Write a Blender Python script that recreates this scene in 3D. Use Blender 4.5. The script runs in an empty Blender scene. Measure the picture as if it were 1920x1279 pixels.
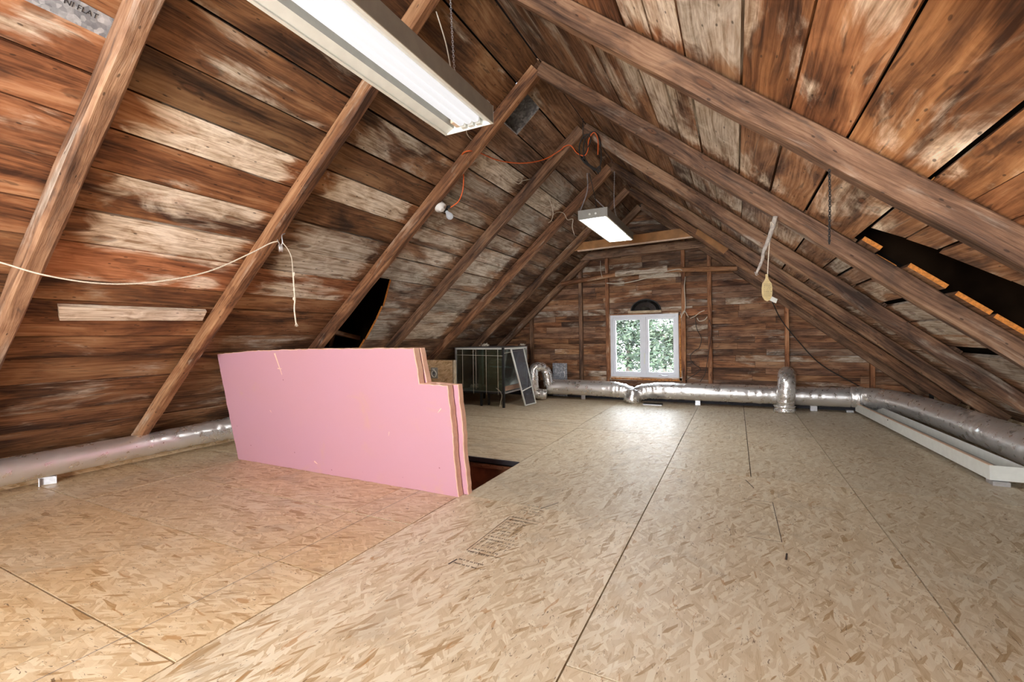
import bpy, math, random
from mathutils import Vector as V, noise
random.seed(7)
C = bpy.context.scene.collection
S = bpy.context.scene
PI = math.pi

# ------------------------------------------------------------------ camera, light, exposure
CAM = V((0, 0, 1.08))
FPX = 846.3
yaw, roll = math.radians(26.374), math.radians(-0.783)
F0 = V((-math.sin(yaw), math.cos(yaw), 0)); R0 = V((math.cos(yaw), math.sin(yaw), 0)); U0 = R0.cross(F0)
RT = math.cos(roll) * R0 + math.sin(roll) * U0
UP = -math.sin(roll) * R0 + math.cos(roll) * U0
cd = bpy.data.cameras.new('camera'); cam = bpy.data.objects.new('camera', cd); C.objects.link(cam)
from mathutils import Matrix
cam.matrix_world = Matrix(((RT.x, UP.x, -F0.x, CAM.x), (RT.y, UP.y, -F0.y, CAM.y), (RT.z, UP.z, -F0.z, CAM.z), (0, 0, 0, 1)))
cd.sensor_width = 36; cd.lens = FPX / 1920 * 36; cd.shift_x = 0; cd.shift_y = -8.2 / 1920
cd.clip_start = 0.02; cd.clip_end = 300
S.camera = cam
S.view_settings.view_transform = 'Standard'; S.view_settings.look = 'None'
S.view_settings.gamma = 1; S.view_settings.use_curve_mapping = False
S.view_settings.exposure = 0.48
w = bpy.data.worlds.new('world'); S.world = w; w.use_nodes = True
w.node_tree.nodes['Background'].inputs[0].default_value = (0.86, 0.93, 1.0, 1)
w.node_tree.nodes['Background'].inputs[1].default_value = 12.5

def area(name, loc, target, sx, sy, power, col=(1, 1, 1)):
    l = bpy.data.lights.new(name, 'AREA'); l.shape = 'RECTANGLE'; l.size = sx; l.size_y = sy; l.energy = power; l.color = col
    o = bpy.data.objects.new(name, l); C.objects.link(o); o.location = loc
    o.rotation_euler = (V(target) - V(loc)).to_track_quat('-Z', 'Y').to_euler(); return o
# added fill lamp, set in the unseen gable behind the camera
area('gable_fill', (-1.0, -2.52, 1.25), (-1.3, 3.0, 1.5), 1.9, 1.4, 105, (1.0, 0.98, 0.95))
# added overhead fill behind the camera, with no fixture around it
area('overhead_fill', (-1.25, -0.9, 2.17), (-1.25, -0.9, 0), 1.15, 0.25, 42, (1.0, 0.97, 0.925)).rotation_euler = (0, 0, PI / 2)

# ------------------------------------------------------------------ geometry of the attic
XR, ZR, TL, TR = -1.362, 3.26, 0.868, 0.829      # ridge x, ridge height of the boards, slopes
ZB = 3.116                                        # where the undersides of the rafters meet
def SP(side, s, y, h=0.0):
    t = TL if side < 0 else TR; k = math.hypot(1, t)
    return V((XR + side * s / k + side * t * h / k, y, ZR - s * t / k + h / k))
def at(px, py, Y=None, Z=None, X=None):           # a point seen in the photograph, at a known depth
    d = F0 + RT * ((px - 960) / FPX) - UP * ((py - 639.5 + 8.2) / FPX)
    if Y is not None: t = Y / d.y
    elif X is not None: t = X / d.x
    else: t = (Z - CAM.z) / d.z
    return CAM + d * t
YW = 7.65                                         # gable wall

# ------------------------------------------------------------------ materials
class NT:
    def __init__(s, name):
        s.m = bpy.data.materials.new(name); s.m.use_nodes = True; s.t = s.m.node_tree; s.n = s.t.nodes
        s.b = s.n['Principled BSDF']
    def node(s, typ, ins=None, **kw):
        n = s.n.new(typ)
        for k, v in kw.items(): setattr(n, k, v)
        if ins:
            for k, v in ins.items():
                i = n.inputs[k]
                if isinstance(v, bpy.types.NodeSocket): s.t.links.new(v, i)
                else: i.default_value = v
        return n
    def math(s, op, a, b=0.0, c=None, clamp=False):
        ins = {0: a, 1: b}
        if c is not None: ins[2] = c
        return s.node('ShaderNodeMath', ins, operation=op, use_clamp=clamp).outputs[0]
    def vmul(s, v, x): return s.node('ShaderNodeVectorMath', {0: v, 1: x}, operation='MULTIPLY').outputs[0]
    def vadd(s, v, x): return s.node('ShaderNodeVectorMath', {0: v, 1: x}, operation='ADD').outputs[0]
    def noise(s, v, sc, det=3, dist=0, rough=.5, dim='2D'):
        return s.node('ShaderNodeTexNoise', {'Vector': v, 'Scale': sc, 'Detail': det, 'Distortion': dist, 'Roughness': rough}, noise_dimensions=dim).outputs[0]
    def step(s, v, a, b, o0=0., o1=1.):
        return s.node('ShaderNodeMapRange', {0: v, 1: a, 2: b, 3: o0, 4: o1}, interpolation_type='SMOOTHSTEP').outputs[0]
    def mix(s, f, a, b, mode='MIX'):
        n = s.n.new('ShaderNodeMix'); n.data_type = 'RGBA'; n.blend_type = mode
        for i, v in ((0, f), (6, a), (7, b)):
            if isinstance(v, bpy.types.NodeSocket): s.t.links.new(v, n.inputs[i])
            else: n.inputs[i].default_value = v if i == 0 else (*v, 1)
        return n.outputs[2]
    def ramp(s, v, stops):
        n = s.n.new('ShaderNodeValToRGB'); s.t.links.new(v, n.inputs[0]); e = n.color_ramp.elements
        while len(e) < len(stops): e.new(0.5)
        for k, (p, c) in zip(e, stops): k.position = p; k.color = (*c, 1)
        return n.outputs[0]
    def out(s, col=None, rough=None, metal=None, bump=None, bs=0.3, bd=0.01, **kw):
        def st(k, v):
            if isinstance(v, bpy.types.NodeSocket): s.t.links.new(v, s.b.inputs[k])
            else: s.b.inputs[k].default_value = (*v, 1) if isinstance(v, tuple) and len(v) == 3 else v
        if col is not None: st('Base Color', col)
        if rough is not None: st('Roughness', rough)
        if metal is not None: st('Metallic', metal)
        for k, v in kw.items(): st(k.replace('_', ' '), v)
        if bump is not None:
            b = s.node('ShaderNodeBump', {'Height': bump, 'Strength': bs, 'Distance': bd})
            s.t.links.new(b.outputs[0], s.b.inputs['Normal'])
        return s.m

def plain(name, col, rough=.5, metal=0., var=.12, sc=30, bs=.1, **kw):
    n = NT(name); p = n.node('ShaderNodeTexCoord').outputs['Object']
    a = n.noise(p, sc, 4, dim='3D')
    f = n.step(a, .3, .7, 1 - var, 1 + var)
    c = n.vmul(n.node('ShaderNodeCombineColor', {0: f, 1: f, 2: f}).outputs[0], col)
    return n.out(c, rough, metal, a, bs, .003, **kw)

def wood_mat(name='old_wood', margins=True, joint_dirt=False):
    """weathered board: object colour = (pale bloom, redness, brightness, greyness)"""
    n = NT(name)
    uv = n.node('ShaderNodeTexCoord').outputs['UV']
    oi = n.node('ShaderNodeObjectInfo'); rnd = oi.outputs['Random']
    sep = n.node('ShaderNodeSeparateColor', {0: oi.outputs['Color']})
    white, red, bright, grey = sep.outputs[0], sep.outputs[1], sep.outputs[2], oi.outputs['Alpha']
    off = n.node('ShaderNodeCombineXYZ', {0: n.math('MULTIPLY', rnd, 53.), 1: n.math('MULTIPLY', rnd, 17.3)}).outputs[0]
    p = n.vadd(uv, off)
    wv = n.node('ShaderNodeTexNoise', {'Vector': n.vmul(p, (1.1, 3.2, 0)), 'Scale': 1., 'Detail': 2.}, noise_dimensions='2D').outputs[1]
    p = n.vadd(p, n.vmul(n.vadd(wv, (-.5, -.5, -.5)), (.30, .075, 0)))
    grain = n.noise(n.vmul(p, (2.6, 66, 0)), 1, 4, .2, .6)
    fine = n.noise(n.vmul(p, (18, 230, 0)), 1, 2)
    tone = n.noise(n.vmul(p, (1.15, 5.2, 0)), 1, 5, .6, .55)
    blot = n.noise(n.vmul(p, (5.5, 13, 0)), 1, 5, .8, .6)
    t = n.math('ADD', n.math('ADD', n.math('MULTIPLY', grain, .30), n.math('MULTIPLY', tone, .62)), n.math('MULTIPLY', blot, .16))
    c = n.ramp(t, [(.38, (.034, .016, .009)), (.49, (.115, .052, .022)), (.58, (.235, .112, .045)), (.72, (.40, .22, .098))])
    cr = n.ramp(t, [(.38, (.06, .021, .010)), (.49, (.205, .078, .034)), (.58, (.36, .145, .065)), (.72, (.54, .285, .155))])
    c = n.mix(red, c, cr)
    st = n.step(n.noise(n.vmul(p, (4.2, 34, 0)), 1, 3, .4), .62, .72)
    c = n.mix(n.math('MULTIPLY', st, .55), c, (.022, .012, .009))
    dk = n.step(n.noise(n.vmul(p, (1.5, 4.5, 0)), 1, 4, .7, .6), .58, .74)
    c = n.mix(n.math('MULTIPLY', dk, .5), c, (.030, .018, .014))
    wp = n.noise(n.vmul(n.vadd(p, (7.3, 3.1, 0)), (1.2, 4.4, 0)), 1, 8, .35, .62)
    wm = n.math('ADD', wp, n.math('MULTIPLY', white, .46))
    wm = n.step(wm, .60, .80)
    if margins:
        y = n.node('ShaderNodeSeparateXYZ', {0: n.node('ShaderNodeNewGeometry').outputs['Position']}).outputs[1]
        fr = n.math('FRACT', n.math('DIVIDE', n.math('ADD', y, 15 * 1.135 - 1.03 + .5675), 1.135))
        dd = n.math('ABSOLUTE', n.math('SUBTRACT', fr, .5))
        dd = n.math('ADD', dd, n.math('MULTIPLY', n.math('SUBTRACT', blot, .5), .22))
        wm = n.math('MULTIPLY', wm, n.step(dd, .09, .20))
    wt = n.math('ADD', n.math('MULTIPLY', grain, .5), n.math('MULTIPLY', blot, .5))
    wc = n.ramp(wt, [(.34, (.30, .20, .125)), (.46, (.56, .45, .33)), (.60, (.82, .73, .61))])
    gcol = n.ramp(wt, [(.32, (.14, .12, .095)), (.46, (.33, .31, .265)), (.62, (.62, .61, .56))])
    wc = n.mix(grey, wc, gcol)
    c = n.mix(n.math('MULTIPLY', wm, n.step(fine, .25, .5, .62, .92)), c, wc)
    c = n.mix(n.math('MULTIPLY', grey, .68), c, n.ramp(t, [(.40, (.050, .034, .026)), (.52, (.135, .098, .076)), (.68, (.27, .205, .165))]))
    vo = n.node('ShaderNodeTexVoronoi', {'Vector': n.vmul(p, (1.9, 5.6, 0)), 'Scale': 1.0, 'Randomness': 1.0}, voronoi_dimensions='2D')
    kc = n.node('ShaderNodeSeparateColor', {0: vo.outputs['Color']})
    on = n.step(kc.outputs[0], .66, .67)
    kd = n.math('ADD', vo.outputs['Distance'], n.math('MULTIPLY', n.math('SUBTRACT', blot, .5), .10))
    kn = n.math('MULTIPLY', on, n.step(kd, .085, .05)); ring = n.math('MULTIPLY', on, n.math('MULTIPLY', n.step(kd, .13, .085), n.step(kd, .05, .08)))
    c = n.mix(n.math('MULTIPLY', kn, .55), c, (.15, .062, .028))
    c = n.mix(n.math('MULTIPLY', ring, .40), c, (.030, .015, .009))
    hv = n.node('ShaderNodeTexVoronoi', {'Vector': n.vmul(p, (7, 17, 0)), 'Scale': 1.0}, voronoi_dimensions='2D')
    hole = n.math('MULTIPLY', n.step(n.node('ShaderNodeSeparateColor', {0: hv.outputs['Color']}).outputs[1], .68, .70), n.step(hv.outputs['Distance'], .085, .045))
    c = n.mix(n.math('MULTIPLY', hole, .7), c, (.02, .012, .008))
    br = n.math('MULTIPLY', bright, 2.0)
    c = n.vmul(c, n.node('ShaderNodeCombineXYZ', {0: br, 1: br, 2: br}).outputs[0])
    h = n.math('ADD', n.math('MULTIPLY', grain, .6), n.math('MULTIPLY', fine, .35))
    h = n.math('SUBTRACT', h, n.math('MULTIPLY', kn, .25))
    return n.out(c, n.step(grain, .3, .7, .78, .55), 0., h, .55, .006, Specular_IOR_Level=.28)

def osb_mat(name='strand_board', gloss=.36, coat=.0):
    n = NT(name)
    uv = n.node('ShaderNodeTexCoord').outputs['UV']
    oi = n.node('ShaderNodeObjectInfo'); rnd = oi.outputs['Random']
    sep = n.node('ShaderNodeSeparateColor', {0: oi.outputs['Color']})
    off = n.node('ShaderNodeCombineXYZ', {0: n.math('MULTIPLY', rnd, 31.), 1: n.math('MULTIPLY', rnd, 19.)}).outputs[0]
    p = n.vadd(uv, off)
    warp = n.node('ShaderNodeTexNoise', {'Vector': p, 'Scale': 9., 'Detail': 2.}, noise_dimensions='2D').outputs[1]
    p = n.vadd(p, n.vmul(n.vadd(warp, (-.5, -.5, -.5)), (.012, .012, 0)))
    col = None; hgt = None
    for i, (ang, sx, sy, thr) in enumerate(((.15, 11, 48, 0), (-.30, 14, 62, .40), (.75, 17, 60, .60), (.02, 8, 44, .66), (-.55, 13, 72, .70))):
        mp = n.node('ShaderNodeMapping', {0: p, 2: (0, 0, ang), 1: (i * 3.1, i * 7.7, 0)}).outputs[0]
        vo = n.node('ShaderNodeTexVoronoi', {'Vector': n.vmul(mp, (sx, sy, 0)), 'Scale': 1.0, 'Randomness': 1.0}, voronoi_dimensions='2D')
        sc = n.node('ShaderNodeSeparateColor', {0: vo.outputs['Color']})
        r1, r2, r3 = sc.outputs[0], sc.outputs[1], sc.outputs[2]
        fib = n.noise(n.vmul(mp, (14, 260, 0)), 1, 2)
        v = n.math('ADD', n.math('MULTIPLY', r1, .72), n.math('MULTIPLY', fib, .32))
        c = n.ramp(v, [(.12, (.52, .39, .25)), (.30, (.62, .485, .335)), (.55, (.69, .565, .41)), (.85, (.79, .69, .54)), (.98, (.60, .42, .25))])
        if i == 0: c = n.ramp(v, [(.12, (.57, .44, .295)), (.5, (.645, .515, .36)), (.9, (.71, .59, .44))])
        if i > 2: c = n.ramp(v, [(.15, (.40, .26, .13)), (.35, (.62, .485, .33)), (.7, (.76, .66, .515))])
        hh = n.math('ADD', n.math('MULTIPLY', r2, .7), n.math('MULTIPLY', n.math('SUBTRACT', 1., vo.outputs['Distance']), .4))
        if col is None: col, hgt = c, hh
        else:
            f = n.step(n.math('SUBTRACT', r3, n.math('MULTIPLY', vo.outputs['Distance'], .22)), thr, thr + .03)
            col = n.mix(f, col, c); 
            hgt = n.node('ShaderNodeMix', {0: f, 2: hgt, 3: hh}).outputs[0]
    # orange tint of some sheets, dark chips, soiling
    big = n.noise(p, 1.3, 3)
    col = n.mix(n.math('MULTIPLY', sep.outputs[0], n.step(big, .3, .7, .5, .95)), col, n.vmul(col, (1.03, .84, .60)))
    chips = n.step(n.noise(n.vmul(p, (26, 95, 0)), 1, 3, 1.2), .685, .735)
    col = n.mix(n.math('MULTIPLY', chips, .8), col, (.11, .055, .022))
    org = n.step(n.noise(n.vmul(p, (9, 30, 0)), 1, 2, .6), .70, .75)
    col = n.mix(n.math('MULTIPLY', org, .6), col, (.42, .19, .045))
    dirt = n.step(n.noise(p, 2.3, 5, .6, .6), .56, .75)
    col = n.mix(n.math('MULTIPLY', dirt, .28), col, (.30, .255, .20))
    g = sep.outputs[1]
    col = n.mix(g, col, n.mix(.5, col, (.36, .315, .25)))
    col = n.vmul(col, (.965, .985, .955))
    br = n.math('MULTIPLY', sep.outputs[2], 2.0)
    col = n.vmul(col, n.node('ShaderNodeCombineXYZ', {0: br, 1: br, 2: br}).outputs[0])
    ro = n.step(n.noise(p, 14, 4), .3, .7, gloss - .07, gloss + .12)
    return n.out(col, ro, 0., hgt, .22, .003, Specular_IOR_Level=.5, Coat_Weight=coat, Coat_Roughness=.46)

def foil_mat(name, col=(.80, .79, .77), rough=.24, bs=.55, bd=.006):
    n = NT(name); uv = n.node('ShaderNodeTexCoord').outputs['UV']
    p = n.node('ShaderNodeTexCoord').outputs['Object']
    a = n.noise(p, 15, 3, .15, .5, '3D')
    b = n.noise(p, 40, 2, .1, .5, '3D')
    crease = n.math('ABSOLUTE', n.math('SUBTRACT', b, .5))
    scr = n.noise(n.vmul(uv, (30, 5, 0)), 1, 2)
    h = n.math('ADD', n.math('MULTIPLY', a, 1.0), n.math('ADD', n.math('MULTIPLY', crease, .02), n.math('MULTIPLY', scr, .55)))
    return n.out(col, n.step(a, .3, .7, rough - .04, rough + .14), .82, h, bs, bd)

WOOD = wood_mat('old_roof_wood', True)
WOODP = wood_mat('old_frame_wood', False)
OSB = osb_mat('floor_strand_board', .50, .22)
OSBR = osb_mat('raw_strand_board', .6)
FOIL = foil_mat('duct_foil', (.88, .87, .86), .29, .5, .0045)
FOILC = foil_mat('crumpled_duct_foil', (.88, .87, .86), .24, .7, .009)
GALV = NT('galvanised_metal')
_p = GALV.node('ShaderNodeTexCoord').outputs['Object']
_v = GALV.node('ShaderNodeTexVoronoi', {'Vector': _p, 'Scale': 55.}).outputs['Color']
_s = GALV.node('ShaderNodeSeparateColor', {0: _v}).outputs[0]
_n = GALV.noise(_p, 20, 4, 1, .6, '3D')
GALV = GALV.out(GALV.ramp(GALV.math('ADD', GALV.math('MULTIPLY', _s, .4), GALV.math('MULTIPLY', _n, .6)), [(.3, (.22, .235, .27)), (.55, (.38, .40, .44)), (.75, (.62, .64, .68))]), .5, .35, _n, .2, .004)
STEEL = plain('bright_steel', (.62, .63, .66), .35, .75)
WHITE = plain('white_enamel', (.74, .75, .70), .42, 0, .04, 18, .02)
VINYL = plain('white_vinyl', (.72, .74, .80), .38, 0, .03, 10, .02)
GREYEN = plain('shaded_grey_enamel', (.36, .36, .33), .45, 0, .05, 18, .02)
HOUS = plain('grey_enamel_back', (.26, .25, .225), .5, 0, .08, 14, .04)
PORC = plain('white_porcelain', (.78, .77, .74), .3, 0, .04)
BLACK = plain('black_paint', (.014, .014, .015), .45, 0, .2)
BLKGL = plain('black_gloss', (.012, .012, .012), .12, 0, .2)
RUBBER = plain('black_cord_rubber', (.018, .016, .015), .55)
ORANGE = plain('orange_cord', (.72, .13, .025), .45, 0, .06)
CREAM = plain('cream_cord', (.66, .60, .50), .6, 0, .08, 60)
ROPE = plain('cotton_string', (.66, .58, .47), .8, 0, .18, 200, .4)
BARK = plain('grey_driftwood', (.40, .36, .32), .7, 0, .22, 60, .5)
FACING = plain('cut_end_wood', (.62, .22, .035), .7, 0, .28, 60, .4)
NEWWD = None
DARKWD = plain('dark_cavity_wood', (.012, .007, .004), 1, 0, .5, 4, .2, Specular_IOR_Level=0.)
DARKWD2 = plain('hatch_frame_wood', (.22, .075, .028), .6, 0, .3, 9, .2)
FELT = plain('roof_felt', (.008, .007, .006), 1., Specular_IOR_Level=0.)
PADDLE = plain('pale_wood_paddle', (.66, .52, .27), .6, 0, .1, 40)
TIEWD = plain('newer_tie_wood', (.36, .165, .050), .6, 0, .22, 7, .2)
STRIP = plain('pale_strip', (.70, .52, .38), .6, 0, .1, 25)
BLUEDARK = plain('dark_trim_and_shade', (.03, .028, .034), .8)
INK = plain('floor_stamp_ink', (.06, .045, .035), .7)
CHALK = plain('chalk_line', (.16, .17, .18), .9, 0, .3, 40)
SEAL = plain('expanding_foam', (.50, .20, .045), .7, 0, .4, 45, 1.)
SOIL = plain('outside_ground', (.75, .74, .70), .95, 0, .1, 2)
# rigid insulation
n = NT('pink_insulation'); p = n.node('ShaderNodeTexCoord').outputs['Object']
a = n.noise(n.vmul(p, (1.2, 1, 2.4)), 1.0, 3, .4, .5, '3D'); b = n.noise(p, 130, 3, 0, .5, '3D')
vo = n.step(n.node('ShaderNodeTexVoronoi', {'Vector': p, 'Scale': 8.5}).outputs['Distance'], .055, .035)
stain = n.step(n.noise(p, 3.2, 4, 1, .6, '3D'), .60, .76)
c = n.mix(a, (.72, .36, .43), (.70, .36, .52)); c = n.mix(n.math('MULTIPLY', stain, .45), c, (.74, .40, .32))
c = n.mix(n.math('MULTIPLY', vo, .7), c, (.30, .08, .09))
PINK = n.out(n.vmul(c, (.80, .84, .77)), .6, 0., b, .15, .003)
n = NT('sawn_insulation_edge'); p = n.node('ShaderNodeTexCoord').outputs['Object']
a = n.noise(p, 26, 4, 0, .6, '3D'); b = n.noise(p, 90, 3, 0, .5, '3D')
PEACH = n.out(n.mix(a, (.80, .42, .30), (1.0, .72, .56)), .75, 0., b, .6, .004)
# glass
def glass(name, tint=(1, 1, 1), al=.16, rough=.02):
    n = NT(name)
    tr = n.node('ShaderNodeBsdfTransparent', {0: (*tint, 1)}); gl = n.node('ShaderNodeBsdfGlossy', {0: (.9, .95, .95, 1), 1: rough})
    fr = n.node('ShaderNodeFresnel', {0: 1.5}).outputs[0]
    f = n.math('ADD', n.math('MULTIPLY', fr, .8), al, clamp=True)
    ms = n.node('ShaderNodeMixShader', {0: f, 1: tr.outputs[0], 2: gl.outputs[0]})
    n.t.links.new(ms.outputs[0], n.n['Material Output'].inputs[0]); return n.m
GLASS = glass('window_glass', (1, 1, 1), .0)
CGLASS = glass('dusty_cage_glass', (.86, .93, .91), .06, .15)
n = NT('insect_mesh'); uvn = n.node('ShaderNodeTexCoord').outputs['UV']
tr = n.node('ShaderNodeBsdfTransparent'); df = n.node('ShaderNodeBsdfDiffuse', {0: (.11, .11, .13, 1)})
ms = n.node('ShaderNodeMixShader', {0: .72, 1: tr.outputs[0], 2: df.outputs[0]}); n.t.links.new(ms.outputs[0], n.n['Material Output'].inputs[0]); MESHM = n.m
def emis(name, col, st):
    n = NT(name); n.out((.15, .15, .15), .4); n.b.inputs['Emission Color'].default_value = (*col, 1); n.b.inputs['Emission Strength'].default_value = st; return n.m
TUBE = emis('lit_fluorescent_tube', (1.0, .985, 1.0), .60)
TUBEF = emis('lit_fluorescent_tube_far', (1.0, .97, .95), 52.0)
n = NT('conifer_leaf'); oi = n.node('ShaderNodeNewGeometry').outputs['Random Per Island']
LEAF = n.out(n.ramp(oi, [(0, (.010, .016, .012)), (.4, (.035, .060, .034)), (.8, (.075, .108, .058)), (1, (.12, .14, .10))]), .8)
TRUNK = plain('tree_bark', (.14, .10, .08), .9)

# ------------------------------------------------------------------ helpers
WL = {}
def link(o, parent, loc):
    C.objects.link(o); WL[o.name] = V(loc)
    if parent is not None: o.parent = parent; o.location = V(loc) - WL[parent.name]
    else: o.location = V(loc)
    return o
def tag(o, label, cat, group=None, kind=None):
    o['label'] = label; o['category'] = cat
    if group: o['group'] = group
    if kind: o['kind'] = kind
    return o
def thing(name, loc, label, cat, group=None):
    return tag(link(bpy.data.objects.new(name, None), None, loc), label, cat, group)
def struct(name, loc=(0, 0, 0)):
    o = link(bpy.data.objects.new(name, None), None, loc); o['kind'] = 'structure'; return o
def mesh(name, vs, fs, mat, parent=None, uvs=None, smooth=False, color=None, mats=None, midx=None, origin=None):
    vs = [V(v) for v in vs]
    if origin is None: origin = sum(vs, V()) / len(vs)
    origin = V(origin)
    me = bpy.data.meshes.new(name); me.from_pydata([v - origin for v in vs], [], fs)
    for m in (mats or [mat]): me.materials.append(m)
    if uvs:
        ul = me.uv_layers.new(name='uv'); k = 0
        for f, fu in zip(fs, uvs):
            for q in fu: ul.data[k].uv = q; k += 1
    if midx:
        for p_, i in zip(me.polygons, midx): p_.material_index = i
    if smooth: me.polygons.foreach_set('use_smooth', [True] * len(me.polygons))
    me.update()
    o = bpy.data.objects.new(name, me)
    if color: o.color = color
    return link(o, parent, origin)

def hexa(name, lo, hi, mat, parent=None, color=None, ulen=None, endmat=None, bulge=0):
    """six-sided piece from two quads lo[0..3], hi[0..3]; u runs lo0->lo1, v runs lo0->lo3 (metres)"""
    lo = [V(v) for v in lo]; hi = [V(v) for v in hi]
    a = (lo[1] - lo[0]).normalized(); b = (lo[3] - lo[0]); b = (b - a * b.dot(a)).normalized(); c = a.cross(b)
    vs = lo + hi
    fs = [(3, 2, 1, 0), (4, 5, 6, 7), (0, 1, 5, 4), (1, 2, 6, 5), (2, 3, 7, 6), (3, 0, 4, 7)]
    uvs = []
    for k, f in enumerate(fs):
        r = []
        for i in f:
            d = vs[i] - lo[0]
            if k < 2: r.append((d.dot(a), d.dot(b)))
            elif k in (2, 4): r.append((d.dot(a), d.dot(c) + .3))
            else: r.append((d.dot(c), d.dot(b)))
        uvs.append(r)
    if endmat: return mesh(name, vs, fs, None, parent, uvs, color=color, mats=[mat, endmat], midx=[0, 0, 0, 1, 0, 1])
    return mesh(name, vs, fs, mat, parent, uvs, color=color)

def box(name, x0, x1, y0, y1, z0, z1, mat, parent=None, color=None, rot=0, piv=None):
    L = max((x1 - x0, 0), (y1 - y0, 1), (z1 - z0, 2))[1]
    if L == 0: lo = [(x0, y0, z0), (x1, y0, z0), (x1, y1, z0), (x0, y1, z0)]; e = V((0, 0, z1 - z0))
    elif L == 1: lo = [(x0, y0, z0), (x0, y1, z0), (x1, y1, z0), (x1, y0, z0)]; e = V((0, 0, z1 - z0))
    else: lo = [(x0, y0, z0), (x0, y0, z1), (x1, y0, z1), (x1, y0, z0)]; e = V((0, y1 - y0, 0))
    lo = [V(v) for v in lo]; hi = [v + e for v in lo]
    if rot:
        piv = V(piv or ((x0 + x1) / 2, (y0 + y1) / 2, z0)); M = Matrix.Rotation(rot, 3, 'Z')
        lo = [piv + M @ (v - piv) for v in lo]; hi = [piv + M @ (v - piv) for v in hi]
    o = hexa(name, lo, hi, mat, parent, color)
    fixn(o); return o
import bmesh
def fixn(o):
    bm = bmesh.new(); bm.from_mesh(o.data); bmesh.ops.recalc_face_normals(bm, faces=bm.faces); bm.to_mesh(o.data); bm.free()
def bevel(o, wdt=.003, seg=2):
    bm = bmesh.new(); bm.from_mesh(o.data); bmesh.ops.bevel(bm, geom=bm.edges[:], offset=wdt, segments=seg, affect='EDGES', profile=.5)
    bm.to_mesh(o.data); bm.free(); return o

def beam(name, A, B, wd, hh, up, mat, parent=None, color=None, rough=.004, seg=None, seed=0, cham=.12, twist=0, bow=0, endface=None):
    """timber from A to B, wd across, hh along up, slightly uneven"""
    A, B, up = V(A), V(B), V(up); d = (B - A); L = d.length; d.normalize()
    up = (up - d * up.dot(d)).normalized(); sd = d.cross(up)
    seg = seg or max(2, int(L / .14)); c = cham * min(wd, hh)
    prof = [(-wd / 2, -hh / 2 + c), (-wd / 2, hh / 2 - c), (-wd / 2 + c, hh / 2), (wd / 2 - c, hh / 2), (wd / 2, hh / 2 - c), (wd / 2, -hh / 2 + c), (wd / 2 - c, -hh / 2), (-wd / 2 + c, -hh / 2)]
    P = [0]; 
    for i in range(8): P.append(P[-1] + (V(prof[i]) - V(prof[(i + 1) % 8])).length)
    vs = []; fs = []; uvs = []
    for k in range(seg + 1):
        t = k / seg
        for i, (x, y) in enumerate(prof):
            q = V((k * .43 + seed * 3.7, i * .8, seed * 1.3))
            n1 = noise.noise(q) * rough; n2 = noise.noise(q + V((9, 9, 9))) * rough
            y2 = y + n2 if y < 0 else y
            vs.append(A + d * (L * t) + sd * (x + n1) + up * (y2 + bow * math.sin(PI * t)))
    for k in range(seg):
        for i in range(8):
            j = (i + 1) % 8
            fs.append((k * 8 + i, k * 8 + j, k * 8 + 8 + j, k * 8 + 8 + i))
            uvs.append([(L * k / seg, P[i]), (L * k / seg, P[i + 1]), (L * (k + 1) / seg, P[i + 1]), (L * (k + 1) / seg, P[i])])
    fs.append(tuple(range(7, -1, -1))); uvs.append([prof[i] for i in range(7, -1, -1)])
    fs.append(tuple(seg * 8 + i for i in range(8))); uvs.append([prof[i] for i in range(8)])
    return mesh(name, vs, fs, mat, parent, uvs, color=color)

def crom(pts, n=8):
    pts = [V(p) for p in pts]
    if len(pts) < 3: return [pts[0].lerp(pts[-1], i / n) for i in range(n + 1)]
    q = [pts[0] * 2 - pts[1]] + pts + [pts[-1] * 2 - pts[-2]]; out = []
    for i in range(1, len(q) - 2):
        for k in range(n):
            t = k / n; a, b, c, d = q[i - 1], q[i], q[i + 1], q[i + 2]
            out.append(.5 * ((2 * b) + (c - a) * t + (2 * a - 5 * b + 4 * c - d) * t * t + (3 * b - a - 3 * c + d) * t ** 3))
    out.append(pts[-1]); return out
def resample(pts, step):
    out = [pts[0]]; acc = 0
    for a, b in zip(pts, pts[1:]):
        l = (b - a).length
        while l > 0 and acc + l >= step:
            f = (step - acc) / l; a = a.lerp(b, f); out.append(a); l = (b - a).length; acc = 0
        acc += l
    if (out[-1] - pts[-1]).length > step * .3: out.append(pts[-1])
    return out
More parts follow.
